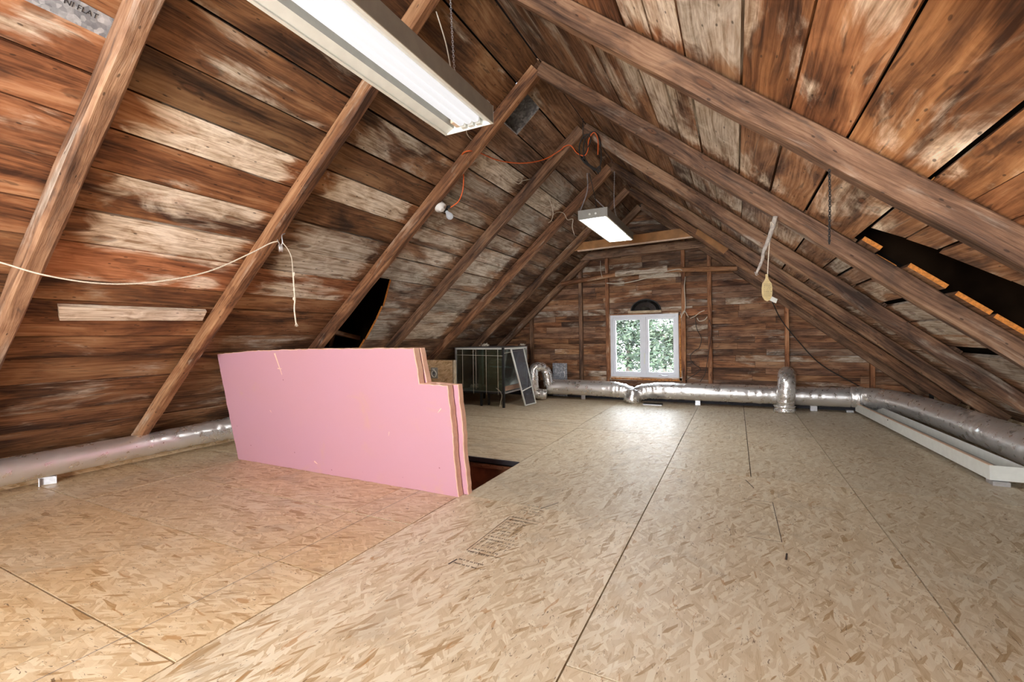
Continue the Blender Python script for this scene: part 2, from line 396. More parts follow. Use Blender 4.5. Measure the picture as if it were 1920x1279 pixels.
def sweep(name, pts, rad, mat, parent=None, sides=8, cap=True, disp=None, flat=False, squash=None):
    """tube along pts; rad a number or rad(t, i); disp(p, ang, dist) adds to the radius"""
    pts = [V(p) for p in pts]; N = len(pts); vs = []; fs = []; uvs = []
    T = [(pts[min(i + 1, N - 1)] - pts[max(i - 1, 0)]).normalized() for i in range(N)]
    ref = V((0, 0, 1)) if abs(T[0].z) < .9 else V((1, 0, 0))
    nrm = (ref - T[0] * ref.dot(T[0])).normalized(); dist = 0
    ds = []
    for i in range(N):
        if i: nrm = (nrm - T[i] * nrm.dot(T[i])).normalized(); dist += (pts[i] - pts[i - 1]).length
        ds.append(dist); bn = T[i].cross(nrm)
        for j in range(sides):
            a = 2 * PI * j / sides; r = rad(i / (N - 1)) if callable(rad) else rad
            if disp: r += disp(pts[i], a, dist)
            v = nrm * math.cos(a) * r * (squash or 1) + bn * math.sin(a) * r
            vs.append(pts[i] + v)
    for i in range(N - 1):
        for j in range(sides):
            k = (j + 1) % sides
            fs.append((i * sides + j, i * sides + k, (i + 1) * sides + k, (i + 1) * sides + j))
            uvs.append([(ds[i], j / sides), (ds[i], (j + 1) / sides), (ds[i + 1], (j + 1) / sides), (ds[i + 1], j / sides)])
    if cap:
        fs.append(tuple(range(sides - 1, -1, -1))); uvs.append([(0, 0)] * sides)
        fs.append(tuple((N - 1) * sides + j for j in range(sides))); uvs.append([(0, 0)] * sides)
    return mesh(name, vs, fs, mat, parent, uvs, smooth=not flat)
def wire(name, pts, r, mat, parent=None, n=8, sides=6):
    return sweep(name, crom(pts, n), r, mat, parent, sides)
def lathe(name, prof, c, axis, mat, parent=None, seg=20, smooth=True):
    axis = V(axis).normalized(); ref = V((0, 0, 1)) if abs(axis.z) < .9 else V((1, 0, 0))
    u = axis.cross(ref).normalized(); v = axis.cross(u); c = V(c); vs = []; fs = []
    for r, h in prof:
        for j in range(seg):
            a = 2 * PI * j / seg; vs.append(c + axis * h + (u * math.cos(a) + v * math.sin(a)) * r)
    for i in range(len(prof) - 1):
        for j in range(seg):
            k = (j + 1) % seg; fs.append((i * seg + j, i * seg + k, (i + 1) * seg + k, (i + 1) * seg + j))
    fs.append(tuple(range(seg - 1, -1, -1))); fs.append(tuple((len(prof) - 1) * seg + j for j in range(seg)))
    o = mesh(name, vs, fs, mat, parent, smooth=smooth); fixn(o); return o
def chain(name, pts, link_l, wr, mat, parent=None):
    """real links, joined: too small to pick apart"""
    P = resample(crom(pts, 10), link_l * .72); vs = []; fs = []
    for i, (a, b) in enumerate(zip(P, P[1:])):
        d = (b - a).normalized(); ref = V((1, .3, .1)).normalized(); u = d.cross(ref).normalized(); v = d.cross(u)
        side = u if i % 2 else v; nn = v if i % 2 else u; c = (a + b) / 2; base = len(vs); M, K = 8, 4
        for m in range(M):
            t = 2 * PI * m / M; ctr = c + d * math.cos(t) * link_l * .5 + side * math.sin(t) * link_l * .28
            rd = (d * math.cos(t) + side * math.sin(t))
            for k in range(K):
                s = 2 * PI * k / K; vs.append(ctr + (rd * math.cos(s) + nn * math.sin(s)) * wr)
        for m in range(M):
            for k in range(K):
                fs.append((base + m * K + k, base + m * K + (k + 1) % K, base + ((m + 1) % M) * K + (k + 1) % K, base + ((m + 1) % M) * K + k))
    return mesh(name, vs, fs, mat, parent, smooth=True)
def text(name, s, size, M, mat, parent, ext=.0004):
    cu = bpy.data.curves.new(name, 'FONT'); cu.body = s; cu.size = size; cu.extrude = ext; cu.align_x = 'CENTER'; cu.align_y = 'CENTER'
    cu.materials.append(mat); o = bpy.data.objects.new(name, cu); C.objects.link(o); o.matrix_world = M
    me = bpy.data.meshes.new_from_object(o); bpy.data.objects.remove(o); o = bpy.data.objects.new(name, me); C.objects.link(o); o.matrix_world = M
    WL[o.name] = M.translation.copy()
    if parent is not None:
        o.parent = parent; M2 = M.copy(); M2.translation = M.translation - WL[parent.name]; o.matrix_basis = M2
    return o
def frameM(o, ex, ey):
    ex = V(ex).normalized(); ey = V(ey); ey = (ey - ex * ey.dot(ex)).normalized(); ez = ex.cross(ey)
    return Matrix(((ex.x, ey.x, ez.x, o[0]), (ex.y, ey.y, ez.y, o[1]), (ex.z, ey.z, ez.z, o[2]), (0, 0, 0, 1)))
R = random.Random(3)
def rr(a, b): return R.uniform(a, b)

# ------------------------------------------------------------------ floor
YB = -2.6
XE0, XE1 = -5.02, 2.5
floor = struct('floor')
HX0, HX1, HY0, HY1 = -3.3, -1.675, 2.70, 3.50        # hatch opening
def panel(x0, x1, y0, y1, ox=.1, gr=.0, br=.5, along=0):
    g = .003; z = rr(-.0008, .0008)
    if along == 0: g = .0042
    x0 += .003; x1 -= .003; y0 += g; y1 -= g
    if along: lo = [(x0, y0, z - .018), (x0, y1, z - .018), (x1, y1, z - .018), (x1, y0, z - .018)]
    else: lo = [(x0, y0, z - .018), (x1, y0, z - .018), (x1, y1, z - .018), (x0, y1, z - .018)]
    hi = [V(v) + V((0, 0, .018)) for v in lo]
    o = hexa('floor_panel', lo, hi, OSB, floor, (ox, gr, br, 1)); fixn(o); return o
cols = [-1.70, -.515, .705, 1.925, XE1]
def column(x0, x1, ys, **kw):
    for a, b in zip(ys, ys[1:]): panel(x0, x1, a, b, along=1, **kw)
column(-1.70, -.515, [YB, .18, 2.62], ox=.10, br=.50)
column(-1.675, -.515, [2.62, 5.06], ox=.02, gr=.25, br=.47)
column(-1.70, -.515, [5.06, YW + .05], ox=.0, gr=.35, br=.46)
column(-.515, .705, [YB, -1.04, 1.40], ox=.12, br=.50)
column(-.515, .705, [1.40, 3.84], ox=.05, gr=.05, br=.48)
column(-.515, .09, [3.84, 6.28, YW + .05], ox=0, gr=.25, br=.47)
column(.09, .705, [3.84, 5.06, YW + .05], ox=0, gr=.30, br=.47)
column(.705, 1.925, [YB, -1.04, 1.40, 3.84], ox=.06, gr=.22, br=.46)
column(.705, 1.925, [3.84, 6.28, YW + .05], ox=0, gr=.38, br=.45)
column(1.925, XE1, [YB, .18, 2.62, 5.06, YW + .05], ox=.05, gr=.3, br=.44)
ys = [.849 + .61 * k for k in range(-6, 3)]
ys = [YB] + [y for y in ys if y > YB + .1] + [2.69]
for a, b in zip(ys, ys[1:]):
    for x0, x1 in ((-2.17, -1.70), (-4.61 + (.6 if round(a * 10) % 2 else 0), -2.17), (XE0, -4.61 + (.6 if round(a * 10) % 2 else 0))):
        panel(x0, x1, a, b, ox=rr(.5, .85), br=.49)
for a, b in ((2.69, 3.5),): panel(XE0, HX0, a, b, ox=.4, br=.47)
for a, b in ((3.5, 4.1), (4.1, 4.72), (4.72, 5.34), (5.34, 5.96), (5.96, 6.58), (6.58, YW + .05)):
    for x0, x1 in ((-3.3, -1.675 if a < 5 else -1.70), (XE0, -3.3)): panel(x0, x1, a, b, ox=.2, gr=.25, br=.46)
panel(-1.70, -1.675, 2.62, 2.70, ox=.2)
# the floor structure beneath, round the hatch
for x0, x1, y0, y1 in ((XE0 - .1, XE1 + .1, YB - .1, HY0), (XE0 - .1, XE1 + .1, HY1, YW + .15), (XE0 - .1, HX0, HY0, HY1), (HX1, XE1 + .1, HY0, HY1)):
    box('subfloor', x0, x1, y0, y1, -.05, -.0195, FELT, floor)
# hatch well: framing boards under the opening
wd = (0.0, .55, .62, 0)
box('joist', HX0, HX1 - .03, HY1, HY1 + .04, -.30, -.052, DARKWD2, floor)
box('joist', HX1, HX1 + .04, HY0, HY1, -.30, -.052, WOODP, floor, (0, .5, .5, 0))
box('joist', HX0 - .04, HX0, HY0, HY1, -.30, -.052, WOODP, floor, (0, .5, .5, 0))
box('joist', HX0, HX1, HY0 - .04, HY0, -.30, -.052, WOODP, floor, (0, .5, .5, 0))
box('hatch_trim', HX0, HX1 - .004, HY1 - .022, HY1 - .002, -.035, .002, BLUEDARK, floor)
box('hatch_trim', HX0, HX1 - .012, HY1 - .045, HY1 - .024, -.075, -.045, WOODP, floor, (.1, .5, .5, .2))
box('hatch_door', HX0 - .04, HX1 + .04, HY0 - .04, HY1 + .04, -.34, -.302, DARKWD2, floor)
box('hatch_door', HX0 + .1, HX1 - .2, HY0 + .3, HY0 + .37, -.298, -.25, WOODP, floor, (0, .8, .7, 0))
# chalk line and printed grade stamps on the sheets
def stroke(x0, y0, x1, y1, wdt, mat, nm='print_line'):
    a, b = V((x0, y0, .0015)), V((x1, y1, .0015)); d = (b - a).normalized(); s = V((-d.y, d.x, 0)) * wdt / 2
    return [a - s, b - s, b + s, a + s]
def strokes(nm, L, mat):
    vs = []; fs = []
    for q in L: fs.append(tuple(range(len(vs), len(vs) + 4))); vs += q
    return mesh(nm, vs, fs, mat, floor)
strokes('chalk_line', [stroke(-2.02, .05, -2.01, 2.6, .003, CHALK)], CHALK)
def stamp(A, B, wdt, rows, seed):
    r = random.Random(seed); A, B = V(A), V(B); d = (B - A); L = d.length; d.normalize(); s = V((d.y, -d.x, 0)); Q = []
    def P(u, v): q = A + d * u + s * v; return q.x, q.y
    def ln(u0, v0, u1, v1, t=.003): Q.append(stroke(*P(u0, v0), *P(u1, v1), t, INK))
    ln(.18 * L, 0, .62 * L, 0); ln(.18 * L, 0, .18 * L, wdt); ln(.62 * L, 0, .62 * L, wdt); ln(.66 * L, 0, .66 * L, wdt); ln(.62 * L, 0, .66 * L, 0)
    ln(.02 * L, 0, .08 * L, .01, .008); ln(.86 * L, wdt * .6, L, wdt * .9, .006)
    for k in range(rows):
        u = L * (.04 + .9 * k / rows); v = wdt * .08; hgt = r.choice((.010, .014, .022)); end = wdt * r.uniform(.6, .98)
        if r.random() < .1: continue
        while v < end:
            cw = hgt * r.uniform(.45, .7)
            kk = r.randint(0, 3)
            if kk != 1: ln(u, v, u + hgt, v, .0022)
            if kk != 2: ln(u + hgt, v, u + hgt, v + cw, .0022)
            if kk in (1, 2): ln(u, v + cw * .5, u + hgt, v + cw * .6, .0022)
            if kk in (0, 3): ln(u + hgt * .5, v, u + hgt * .5, v + cw, .0020)
            v += cw + hgt * r.choice((.25, .3, .9))
    return strokes('grade_stamp', Q, INK)
a, b = at(836, 1062, Z=0), at(1000, 935, Z=0); stamp(a, b, .2, 22, 4)
a, b = at(1475, 1055, Z=0), at(1440, 905, Z=0); stamp(a, b, -.16, 26, 8)
stamp(at(1270, 835, Z=0), at(1290, 800, Z=0), .12, 10, 9)

# ------------------------------------------------------------------ roof slopes: boards
ceilL = struct('ceiling'); ceilR = struct('ceiling')
EY0 = YB
def rboard(side, par, s0, s1, y0, y1, col, ya=None, yb=None, h=None, endmat=None, thick=.024, gap=.0065):
    h = rr(-.003, .004) if h is None else h
    g0, g1 = gap * rr(.2, 1.6), gap * rr(.2, 1.2)
    y0a, y0b = (y0, y0) if ya is None else ya      # start at s0 / s1 edge
    y1a, y1b = (y1, y1) if yb is None else yb
    q = [(s0 + g0, y0a), (s0 + g0, y1a), (s1 - g1, y1b), (s1 - g1, y0b)]
    lo = [SP(side, s, y, h) for s, y in q]; hi = [SP(side, s, y, h + thick) for s, y in q]
    o = hexa('roof_board', lo, hi, WOOD, par, col, endmat=endmat); fixn(o); return o

LY = [1.01, 2.11, 3.28, 4.43, 5.60, 6.61]
# rows on the left slope, before and after the third rafter
LA = [0, .24, .52, .775, 1.03, 1.30, 1.53, 1.75, 1.99, 2.25, 2.48, 2.765, 2.945, 3.26, 3.48, 3.74, 4.08, 4.31, 4.62, 4.95]
LB = [0, .235, .52, .775, 1.02, 1.33, 1.50, 1.705, 1.915, 2.12, 2.405, 2.80, 3.01, 3.35, 3.6, 3.88, 4.15, 4.42, 4.68, 4.95]
# (pale, red, bright, grey) for spans: before first rafter | first-second | second-third
CA = {0: [(.0, .1, .42, .1)] * 3, 1: [(.0, .1, .42, .1)] * 3, 2: [(.0, .15, .42, .1)] * 3, 3: [(.05, .2, .45, .05), (.0, .15, .42, .1), (.1, .1, .42, .4)],
      4: [(.0, .6, .46, 0), (.22, .25, .5, .15), (.45, .1, .5, .35)], 5: [(.14, .95, .52, 0), (.0, .0, .36, .2), (.0, .15, .36, .2)],
      6: [(.12, .95, .52, 0), (.72, .45, .62, 0), (.78, .3, .55, .05)], 7: [(.20, .95, .52, 0), (.05, .55, .52, 0), (.0, .15, .38, .1)],
      8: [(.1, .8, .52, 0), (.45, .3, .58, .05), (.50, .1, .50, .3)], 9: [(.0, .8, .46, 0), (.80, .35, .6, 0), (.72, .1, .54, .25)],
      10: [(.0, .5, .42, 0), (.30, 1., .66, 0), (.42, .85, .56, 0)], 11: [(.0, .25, .40, .1), (.0, .35, .46, 0), (.05, .5, .48, 0)],
      12: [(.0, .2, .42, 0), (.0, .5, .48, 0), (.0, .45, .45, 0)], 13: [(.0, .3, .42, 0), (.05, .3, .46, .05), (.3, .2, .46, .2)]}
zone_ends = [EY0, LY[0], LY[1], LY[2] + .01]
for i, (s0, s1) in enumerate(zip(LA, LA[1:])):
    cs = CA.get(i, [(.05, .25, .42, .08), (.08, .3, .44, .1), (.1, .25, .44, .15)])
    # boards run over rafters; joints land on them
    if i in (1, 14, 17):
        rboard(-1, ceilL, s0, s1, EY0, LY[1], cs[0]); rboard(-1, ceilL, s0, s1, LY[1], LY[2], cs[2]); continue
    for k in range(3): rboard(-1, ceilL, s0, s1, zone_ends[k], zone_ends[k + 1], cs[k])
def ycL(s):
    P = [(2.38, 3.62), (2.79, 3.83), (2.95, 3.89), (3.36, 3.98), (3.8, 4.10)]
    for (a, ya), (b, yb) in zip(P, P[1:]):
        if a <= s <= b: return ya + (yb - ya) * (s - a) / (b - a)
    return 3.3
for i, (s0, s1) in enumerate(zip(LB, LB[1:])):
    g = rr(.55, 1.0); wt = rr(.35, .75) if s0 > .7 else rr(.05, .25); wt2 = rr(.3, .7)
    if s0 > 3.3: wt *= .35; wt2 *= .3
    c1 = (wt, rr(0, .15), rr(.56, .70), g * .8); c2 = (wt2, rr(0, .2), rr(.54, .68), rr(.4, .9)); c3 = (wt2 * .5, .1, rr(.44, .52), .6)
    if 2.39 < s0 < 3.8:
        rboard(-1, ceilL, s0, s1, 0, LY[3], c1, ya=(ycL(s0 + .01) + rr(-.02, .02), ycL(s1 - .01) + rr(-.02, .02)), endmat=FACING)
        rboard(-1, ceilL, s0, s1, LY[3], LY[4], c2)
    elif i % 3 == 0: rboard(-1, ceilL, s0, s1, LY[2] + .012, LY[4], c1)
    elif i == 1:                                                  # round the roof vent
        rboard(-1, ceilL, s0, s1, LY[2] + .012, 3.36, c1); rboard(-1, ceilL, s0, s1, 3.72, LY[4], c1)
    else: rboard(-1, ceilL, s0, s1, LY[2] + .012, LY[3], c1); rboard(-1, ceilL, s0, s1, LY[3], LY[4], c2)
    if i % 2: rboard(-1, ceilL, s0, s1, LY[4], YW - .01, c3)
    else: rboard(-1, ceilL, s0, s1, LY[4], LY[5], c3); rboard(-1, ceilL, s0, s1, LY[5], YW - .01, (c3[0] * .5, .1, .36, .5))

RY = [1.01, 2.11, 3.28, 4.43, 5.60, 6.61]
RA = [0, .29, .57, .86, 1.19, 1.36, 1.53, 1.81, 2.03, 2.265, 2.575, 2.72, 2.845, 3.10, 3.36, 3.62, 3.88, 4.15, 4.45, 4.75, 5.08]
RB = [0, .29, .57, .855, 1.148, 1.36, 1.60, 1.84, 2.10, 2.35, 2.60, 2.72, 2.85, 3.09, 3.30, 3.46, 3.69, 3.95, 4.2, 4.5, 4.8, 5.08]
def ycR(s):
    P = [(2.57, 2.88), (2.73, 2.76), (2.85, 2.70), (3.09, 2.60), (3.3, 2.50), (4.2, 2.30)]
    for (a, ya), (b, yb) in zip(P, P[1:]):
        if a <= s <= b: return ya + (yb - ya) * (s - a) / (b - a)
    return 2.3
CR = {0: (.05, .2, .44, .1), 1: (.1, .3, .46, .1), 2: (.1, .5, .50, .1), 3: (.15, .45, .54, .05), 4: (.5, .3, .62, .05), 5: (.45, .5, .62, 0), 6: (.62, .25, .64, .08),
      7: (.08, .30, .72, 0), 8: (.12, .45, .82, 0), 9: (.24, .18, .92, .0), 10: (.2, .22, .86, 0), 11: (.1, .45, .74, 0), 12: (.05, .55, .68, 0)}
for i, (s0, s1) in enumerate(zip(RA, RA[1:])):
    c = CR.get(i, (.15, .55, .55, .05)); c2 = (min(1, c[0] + .14), c[1] * .5, c[2] - .03, c[3] + .25)
    rboard(1, ceilR, s0, s1, EY0, RY[0], (c[0], c[1], c[2] * .95, c[3]))
    if s0 < 2.57 or s0 > 4.2:
        if i % 4 == 2: rboard(1, ceilR, s0, s1, RY[0], RY[2], c2)
        else: rboard(1, ceilR, s0, s1, RY[0], RY[1], c); rboard(1, ceilR, s0, s1, RY[1], RY[2], c2)
    else:
        rboard(1, ceilR, s0, s1, RY[0], RY[1], c)
        rboard(1, ceilR, s0, s1, RY[1], 0, c2, yb=(ycR(s0) + rr(-.012, .012), ycR(s1) + rr(-.012, .012)), endmat=FACING)
gaps = {10: (2.60, 2.715), 12: (2.855, 3.075), 13: (3.115, 3.30), 15: (3.375, 3.60)}
for i, (s0, s1) in enumerate(zip(RB, RB[1:])):
    wt = rr(.3, .85) if s0 > 1.1 else rr(0, .3)
    c1 = (wt, rr(.1, .4), rr(.46, .58), rr(.2, .7)); c2 = (wt * .7, .2, .46, .4); c3 = (wt * .4, .2, .40, .4)
    st = RY[2] + .012
    if 2.59 < s0 < 4.1:
        st = 3.185 + rr(-.02, .02)
        if i == 11: st = 3.36
        gg = gaps.get(i)
        if gg:
            rboard(1, ceilR, gg[0], gg[1], st, RY[3], c1, endmat=FACING, h=.002)
            rboard(1, ceilR, s0, s1, RY[3], RY[4], c2)
        else:
            rboard(1, ceilR, s0, s1, st, RY[3], c1, endmat=FACING); rboard(1, ceilR, s0, s1, RY[3], RY[4], c2)
    elif i % 3 == 1: rboard(1, ceilR, s0, s1, st, RY[4], c1)
    else: rboard(1, ceilR, s0, s1, st, RY[3], c1); rboard(1, ceilR, s0, s1, RY[3], RY[4], c2)
    if i % 2: rboard(1, ceilR, s0, s1, RY[4], YW - .01, c3)
    else: rboard(1, ceilR, s0, s1, RY[4], RY[5], c3); rboard(1, ceilR, s0, s1, RY[5], YW - .01, c3)

# roofing over the boards, with the spaces behind the two openings boxed in
def felt(side, par, s0, s1, y0, y1, h0=.036, h1=.06):
    q = [(s0, y0), (s0, y1), (s1, y1), (s1, y0)]
    o = hexa('roofing_felt', [SP(side, s, y, h0) for s, y in q], [SP(side, s, y, h1) for s, y in q], FELT, par); fixn(o)
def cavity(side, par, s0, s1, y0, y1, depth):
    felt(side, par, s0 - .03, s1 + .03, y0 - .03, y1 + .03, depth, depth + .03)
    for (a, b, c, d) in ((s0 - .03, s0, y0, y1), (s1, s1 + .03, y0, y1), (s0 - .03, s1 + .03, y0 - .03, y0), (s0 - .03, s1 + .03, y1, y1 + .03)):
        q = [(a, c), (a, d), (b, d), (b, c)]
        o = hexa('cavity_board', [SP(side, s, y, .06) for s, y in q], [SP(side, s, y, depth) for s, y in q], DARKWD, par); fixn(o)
felt(-1, ceilL, -.03, .14, YB, YW); felt(-1, ceilL, .14, 2.36, YB, 3.30); felt(-1, ceilL, .14, 2.36, 3.76, YW); felt(-1, ceilL, .56, 2.36, 3.30, 3.76)
felt(-1, ceilL, 2.36, 3.84, YB, 3.26); felt(-1, ceilL, 2.36, 3.84, 4.14, YW); felt(-1, ceilL, 3.84, 5.0, YB, YW)
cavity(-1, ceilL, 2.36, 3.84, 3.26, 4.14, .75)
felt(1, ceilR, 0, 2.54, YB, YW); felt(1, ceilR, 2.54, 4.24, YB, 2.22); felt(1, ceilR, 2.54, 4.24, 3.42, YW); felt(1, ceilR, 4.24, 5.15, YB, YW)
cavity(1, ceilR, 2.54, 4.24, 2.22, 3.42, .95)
# old framing glimpsed in the left opening
beam('cavity_brace', SP(-1, 2.9, 3.35, .1), SP(-1, 3.75, 3.9, .28), .04, .06, (0, 0, 1), WOODP, ceilL, (0, .2, .34, .2), seed=5)
beam('cavity_brace', SP(-1, 3.3, 3.4, .12), SP(-1, 3.5, 4.1, .16), .04, .05, (0, 0, 1), WOODP, ceilL, (0, .2, .3, .2), seed=6)

# rafters: far face at the measured depth; ends may be nudged (dy, dz at ridge / eave)
RW = .082
fix_left = [(0, 0, 0, 0)] * 6
fix_right = [(0, 0, 0, 0)] * 6
LYF = [1.046, 2.146, 3.315, 4.471, 5.636, 6.646, 7.60]
lcol = [(.10, .25, .66, .55), (.0, .35, .56, .15), (.0, .35, .52, .15), (.0, .15, .46, .45), (.0, .35, .48, .2), (.02, .15, .46, .35), (.05, .1, .46, .45)]
rcol = [(.03, .2, .50, .55), (.04, .2, .52, .60), (.04, .2, .50, .6), (.03, .2, .48, .55), (.02, .15, .42, .5), (.02, .2, .46, .3), (.05, .1, .46, .5)]
RD = .108
for i, yf in enumerate(LYF):
    sL = 4.56; wv = RW * (1.12 if i in (0,) else .92)
    n1 = lambda s, side: SP(side, s, yf - wv / 2, -.0045 - RD / 2)
    dn = SP(-1, 1, 0, 1) - SP(-1, 1, 0, 0)
    beam('rafter', n1(.07, -1), n1(sL, -1), wv, RD, dn, WOODP, ceilL, lcol[i], rough=.007 if i < 2 else .004, seed=i + 1, cham=.16 if i in (0, 1, 2) else .07)
    dn = SP(1, 1, 0, 1) - SP(1, 1, 0, 0)
    beam('rafter', n1(.07, 1), n1(4.62, 1), wv, RD, dn, WOODP, ceilR, rcol[i], rough=.006, seed=i + 21, cham=.09)
yf = -.07
for side, par, col in ((-1, ceilL, lcol[0]), (1, ceilR, rcol[0])):
    for yf in (-.07, -1.2, -2.3):
        beam('rafter', SP(side, .07, yf, -.0585), SP(side, 4.6, yf, -.0585), RW, RD, SP(side, 1, 0, 1) - SP(side, 1, 0, 0), WOODP, par, col, seed=31 + side)
# grey board nailed across the last pair and the new collar tie
zt = 2.40
NW = (0.0, .85, .80, 0)
def plate(name, pts, y0, th, mat, par, color):
    vs = [V((x, y0, z)) for x, z in pts] + [V((x, y0 + th, z)) for x, z in pts]; n_ = len(pts)
    fs = [tuple(range(n_)), tuple(range(2 * n_ - 1, n_ - 1, -1))] + [(i, i + n_, (i + 1) % n_ + n_, (i + 1) % n_) for i in range(n_)]
    uvs = [[(vs[i].x, vs[i].z + vs[i].y) for i in f] for f in fs]
    o = mesh(name, vs, fs, mat, par, uvs, color=color); fixn(o); return o
plate('collar_tie', [(-2.36, 2.385), (-.47, 2.425), (-.42, 2.555), (-2.24, 2.50)], 6.655, .04, TIEWD, ceilR, None)
plate('collar_tie_highlight', [(-2.16, 2.372), (-.47, 2.409), (-.47, 2.424), (-2.16, 2.388)], 6.650, .05, STRIP, ceilR, None)  # highlight along the lower edge of the tie, painted as a pale strip
plate('lit_rafter_edge', [(-.47, 2.425), (-.13, 2.13), (-.06, 2.20), (-.42, 2.555)], 6.55, .105, TIEWD, ceilR, None)  # added plate; its orange colour stands in for the lit lower rafter edge
plate('collar_tie', [(-2.42, 2.37), (-.40, 2.41), (-.52, 2.53), (-2.28, 2.50)], 7.49, .04, WOODP, ceilR, (.05, .1, .62, .7))
# bent pole tie under it
beam('tie_pole', (-2.72, 7.46, 1.99), (-1.75, 7.46, 2.09), .06, .075, (0, 0, 1), WOODP, ceilR, (.0, .4, .6, .1), rough=.01, seed=61, cham=.3)
beam('tie_pole', (-1.77, 7.455, 2.09), (-.95, 7.455, 2.12), .065, .10, (0, 0, 1), WOODP, ceilR, (.5, .1, .62, .3), rough=.012, seed=62, cham=.3)
beam('tie_pole', (-1.0, 7.46, 2.10), (.03, 7.46, 2.05), .06, .075, (0, 0, 1), WOODP, ceilR, (.0, .4, .55, .1), rough=.01, seed=63, cham=.3)
beam('ridge_brace', (-1.70, 7.1, 2.75), (-1.10, 7.3, 2.62), .05, .06, (0, 0, 1), WOODP, ceilR, (.0, .1, .4, .5), seed=64)

# roof vent near the ridge
vt = struct('trim_1', SP(-1, .35, 3.54, .05))
def vq(s0, s1, y0, y1, h0, h1, nm, m):
    q = [(s0, y0), (s0, y1), (s1, y1), (s1, y0)]
    o = hexa(nm, [SP(-1, s, y, h0) for s, y in q], [SP(-1, s, y, h1) for s, y in q], m, vt); fixn(o)
vq(.17, .53, 3.37, 3.38, .0, .22, 'vent_side', GALV); vq(.17, .53, 3.70, 3.71, .0, .22, 'vent_side', GALV)
vq(.17, .18, 3.38, 3.70, .0, .22, 'vent_side', GALV); vq(.52, .53, 3.38, 3.70, .0, .22, 'vent_side', GALV)
vq(.14, .56, 3.30, 3.76, .22, .24, 'vent_cap', GALV)

# ------------------------------------------------------------------ gable wall in view
wallb = struct('wall_back', (0, YW, 0))
WX0, WX1, WZ0, WZ1 = -1.905, -.815, .385, 1.415       # window opening
def roofz(x): return ZR + (TL * (x - XR) if x < XR else -TR * (x - XR))
z = 0.0; row = 0; part_rows = []
while z < 3.2:
    hgt = rr(.088, .104); z1 = min(z + hgt, 3.24)
    zz = z1
    xl = XR - (ZR - zz) / TL - .0; xr = XR + (ZR - zz) / TR
    if z > .95 and z < 2.1: pass
    cuts = [xl]; x = xl + rr(.3, 1.4)
    while x < xr - .25: cuts.append(x); x += rr(.6, 1.9)
    cuts.append(xr)
    segs = []
    for a, b in zip(cuts, cuts[1:]):
        if z1 > WZ0 and z < WZ1 and b > WX0 and a < WX1 and (z1 > WZ1 or z < WZ0): part_rows.append((max(a, WX0), min(b, WX1), *((WZ1, z1) if z1 > WZ1 else (z, WZ0))))
        if z1 > WZ0 and z < WZ1 and b > WX0 and a < WX1:
            if a < WX0 - .02: segs.append((a, WX0))
            if b > WX1 + .02: segs.append((WX1, b))
        else: segs.append((a, b))
    for a, b in segs:
        g = .0016; dz = rr(-.004, .003)
        rightish = .15 if a > 0 else 0
        grey_ = rr(.15, .7) if R.random() < .45 else rr(0, .25)
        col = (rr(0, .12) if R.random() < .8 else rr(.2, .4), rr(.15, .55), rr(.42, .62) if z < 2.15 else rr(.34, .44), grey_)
        lo = [(a + g, YW + dz, z + g), (b - g, YW + dz, z + g), (b - g, YW + dz, z1 - g), (a + g, YW + dz, z1 - g)]
        o = hexa('wall_plank', lo, [V(v) + V((0, .02, 0)) for v in lo], WOODP, wallb, col); fixn(o)
    z = z1; row += 1
for a, b, c, d in part_rows:
    box('wall_plank', a, b, YW, YW + .02, c, d, WOODP, wallb, (.05, .3, .5, .3))
for x0, x1, z0, z1 in ((XE0 - 1, WX0, -.3, 3.6), (WX1, XE1 + 1, -.3, 3.6), (WX0, WX1, -.3, WZ0), (WX0, WX1, WZ1, 3.6)):
    box('sheathing', x0, x1, YW + .03, YW + .10, z0, z1, FELT, wallb)
for px, top, wd_, col in ((997, None, .06, (.05, .15, .5, .5)), (1089.5, None, .065, (.05, .15, .55, .6)), (1139.5, None, .055, (0, .55, .6, .1)), (1282, None, .06, (0, .6, .55, .05)), (1331, None, .06, (.02, .5, .6, .1)), (1475, None, .055, (0, .7, .62, 0)), (1634, None, .055, (0, .6, .6, 0))):
    xx = at(px, 600, Y=YW - .04).x; zt_ = roofz(xx) - .06
    beam('stud', (xx, YW - .045, .11), (xx, YW - .045, zt_ + .04), wd_, .07, (0, 1, 0), WOODP, wallb, col, rough=.003, seed=int(px))
# nailing block between two studs
beam('stud_block', (-.70, YW - .05, 1.43), (-.36, YW - .05, 1.44), .06, .11, (0, 0, 1), WOODP, wallb, (0, .75, .66, 0), seed=71)
# short shelf board under the round-topped opening
for nm, x0, x1, z0, z1, c_ in (('window_shim', -1.965, -1.908, .36, 1.44, 0), ('window_shim', -.812, -.762, .34, 1.44, 0), ('window_shim', -1.96, -.765, 1.417, 1.430, 0), ('window_shim', -1.95, -.77, .33, .383, 0)):
    o = box(nm, x0, x1, YW - .05, YW + .02, z0, z1, WOODP, wallb, (0.3, .6, .7, .1))
for x0, z0, x1, z1 in ((-.79, .40, -.79, 1.38), (-1.90, .352, -.80, .345)):
    P_ = resample([V((x0, YW - .052, z0)), V((x1, YW - .052, z1))], .02)
    sweep('sealant_bead', P_, .012, SEAL, wallb, 7, disp=lambda p, a, d: noise.noise(p * 40) * .009)

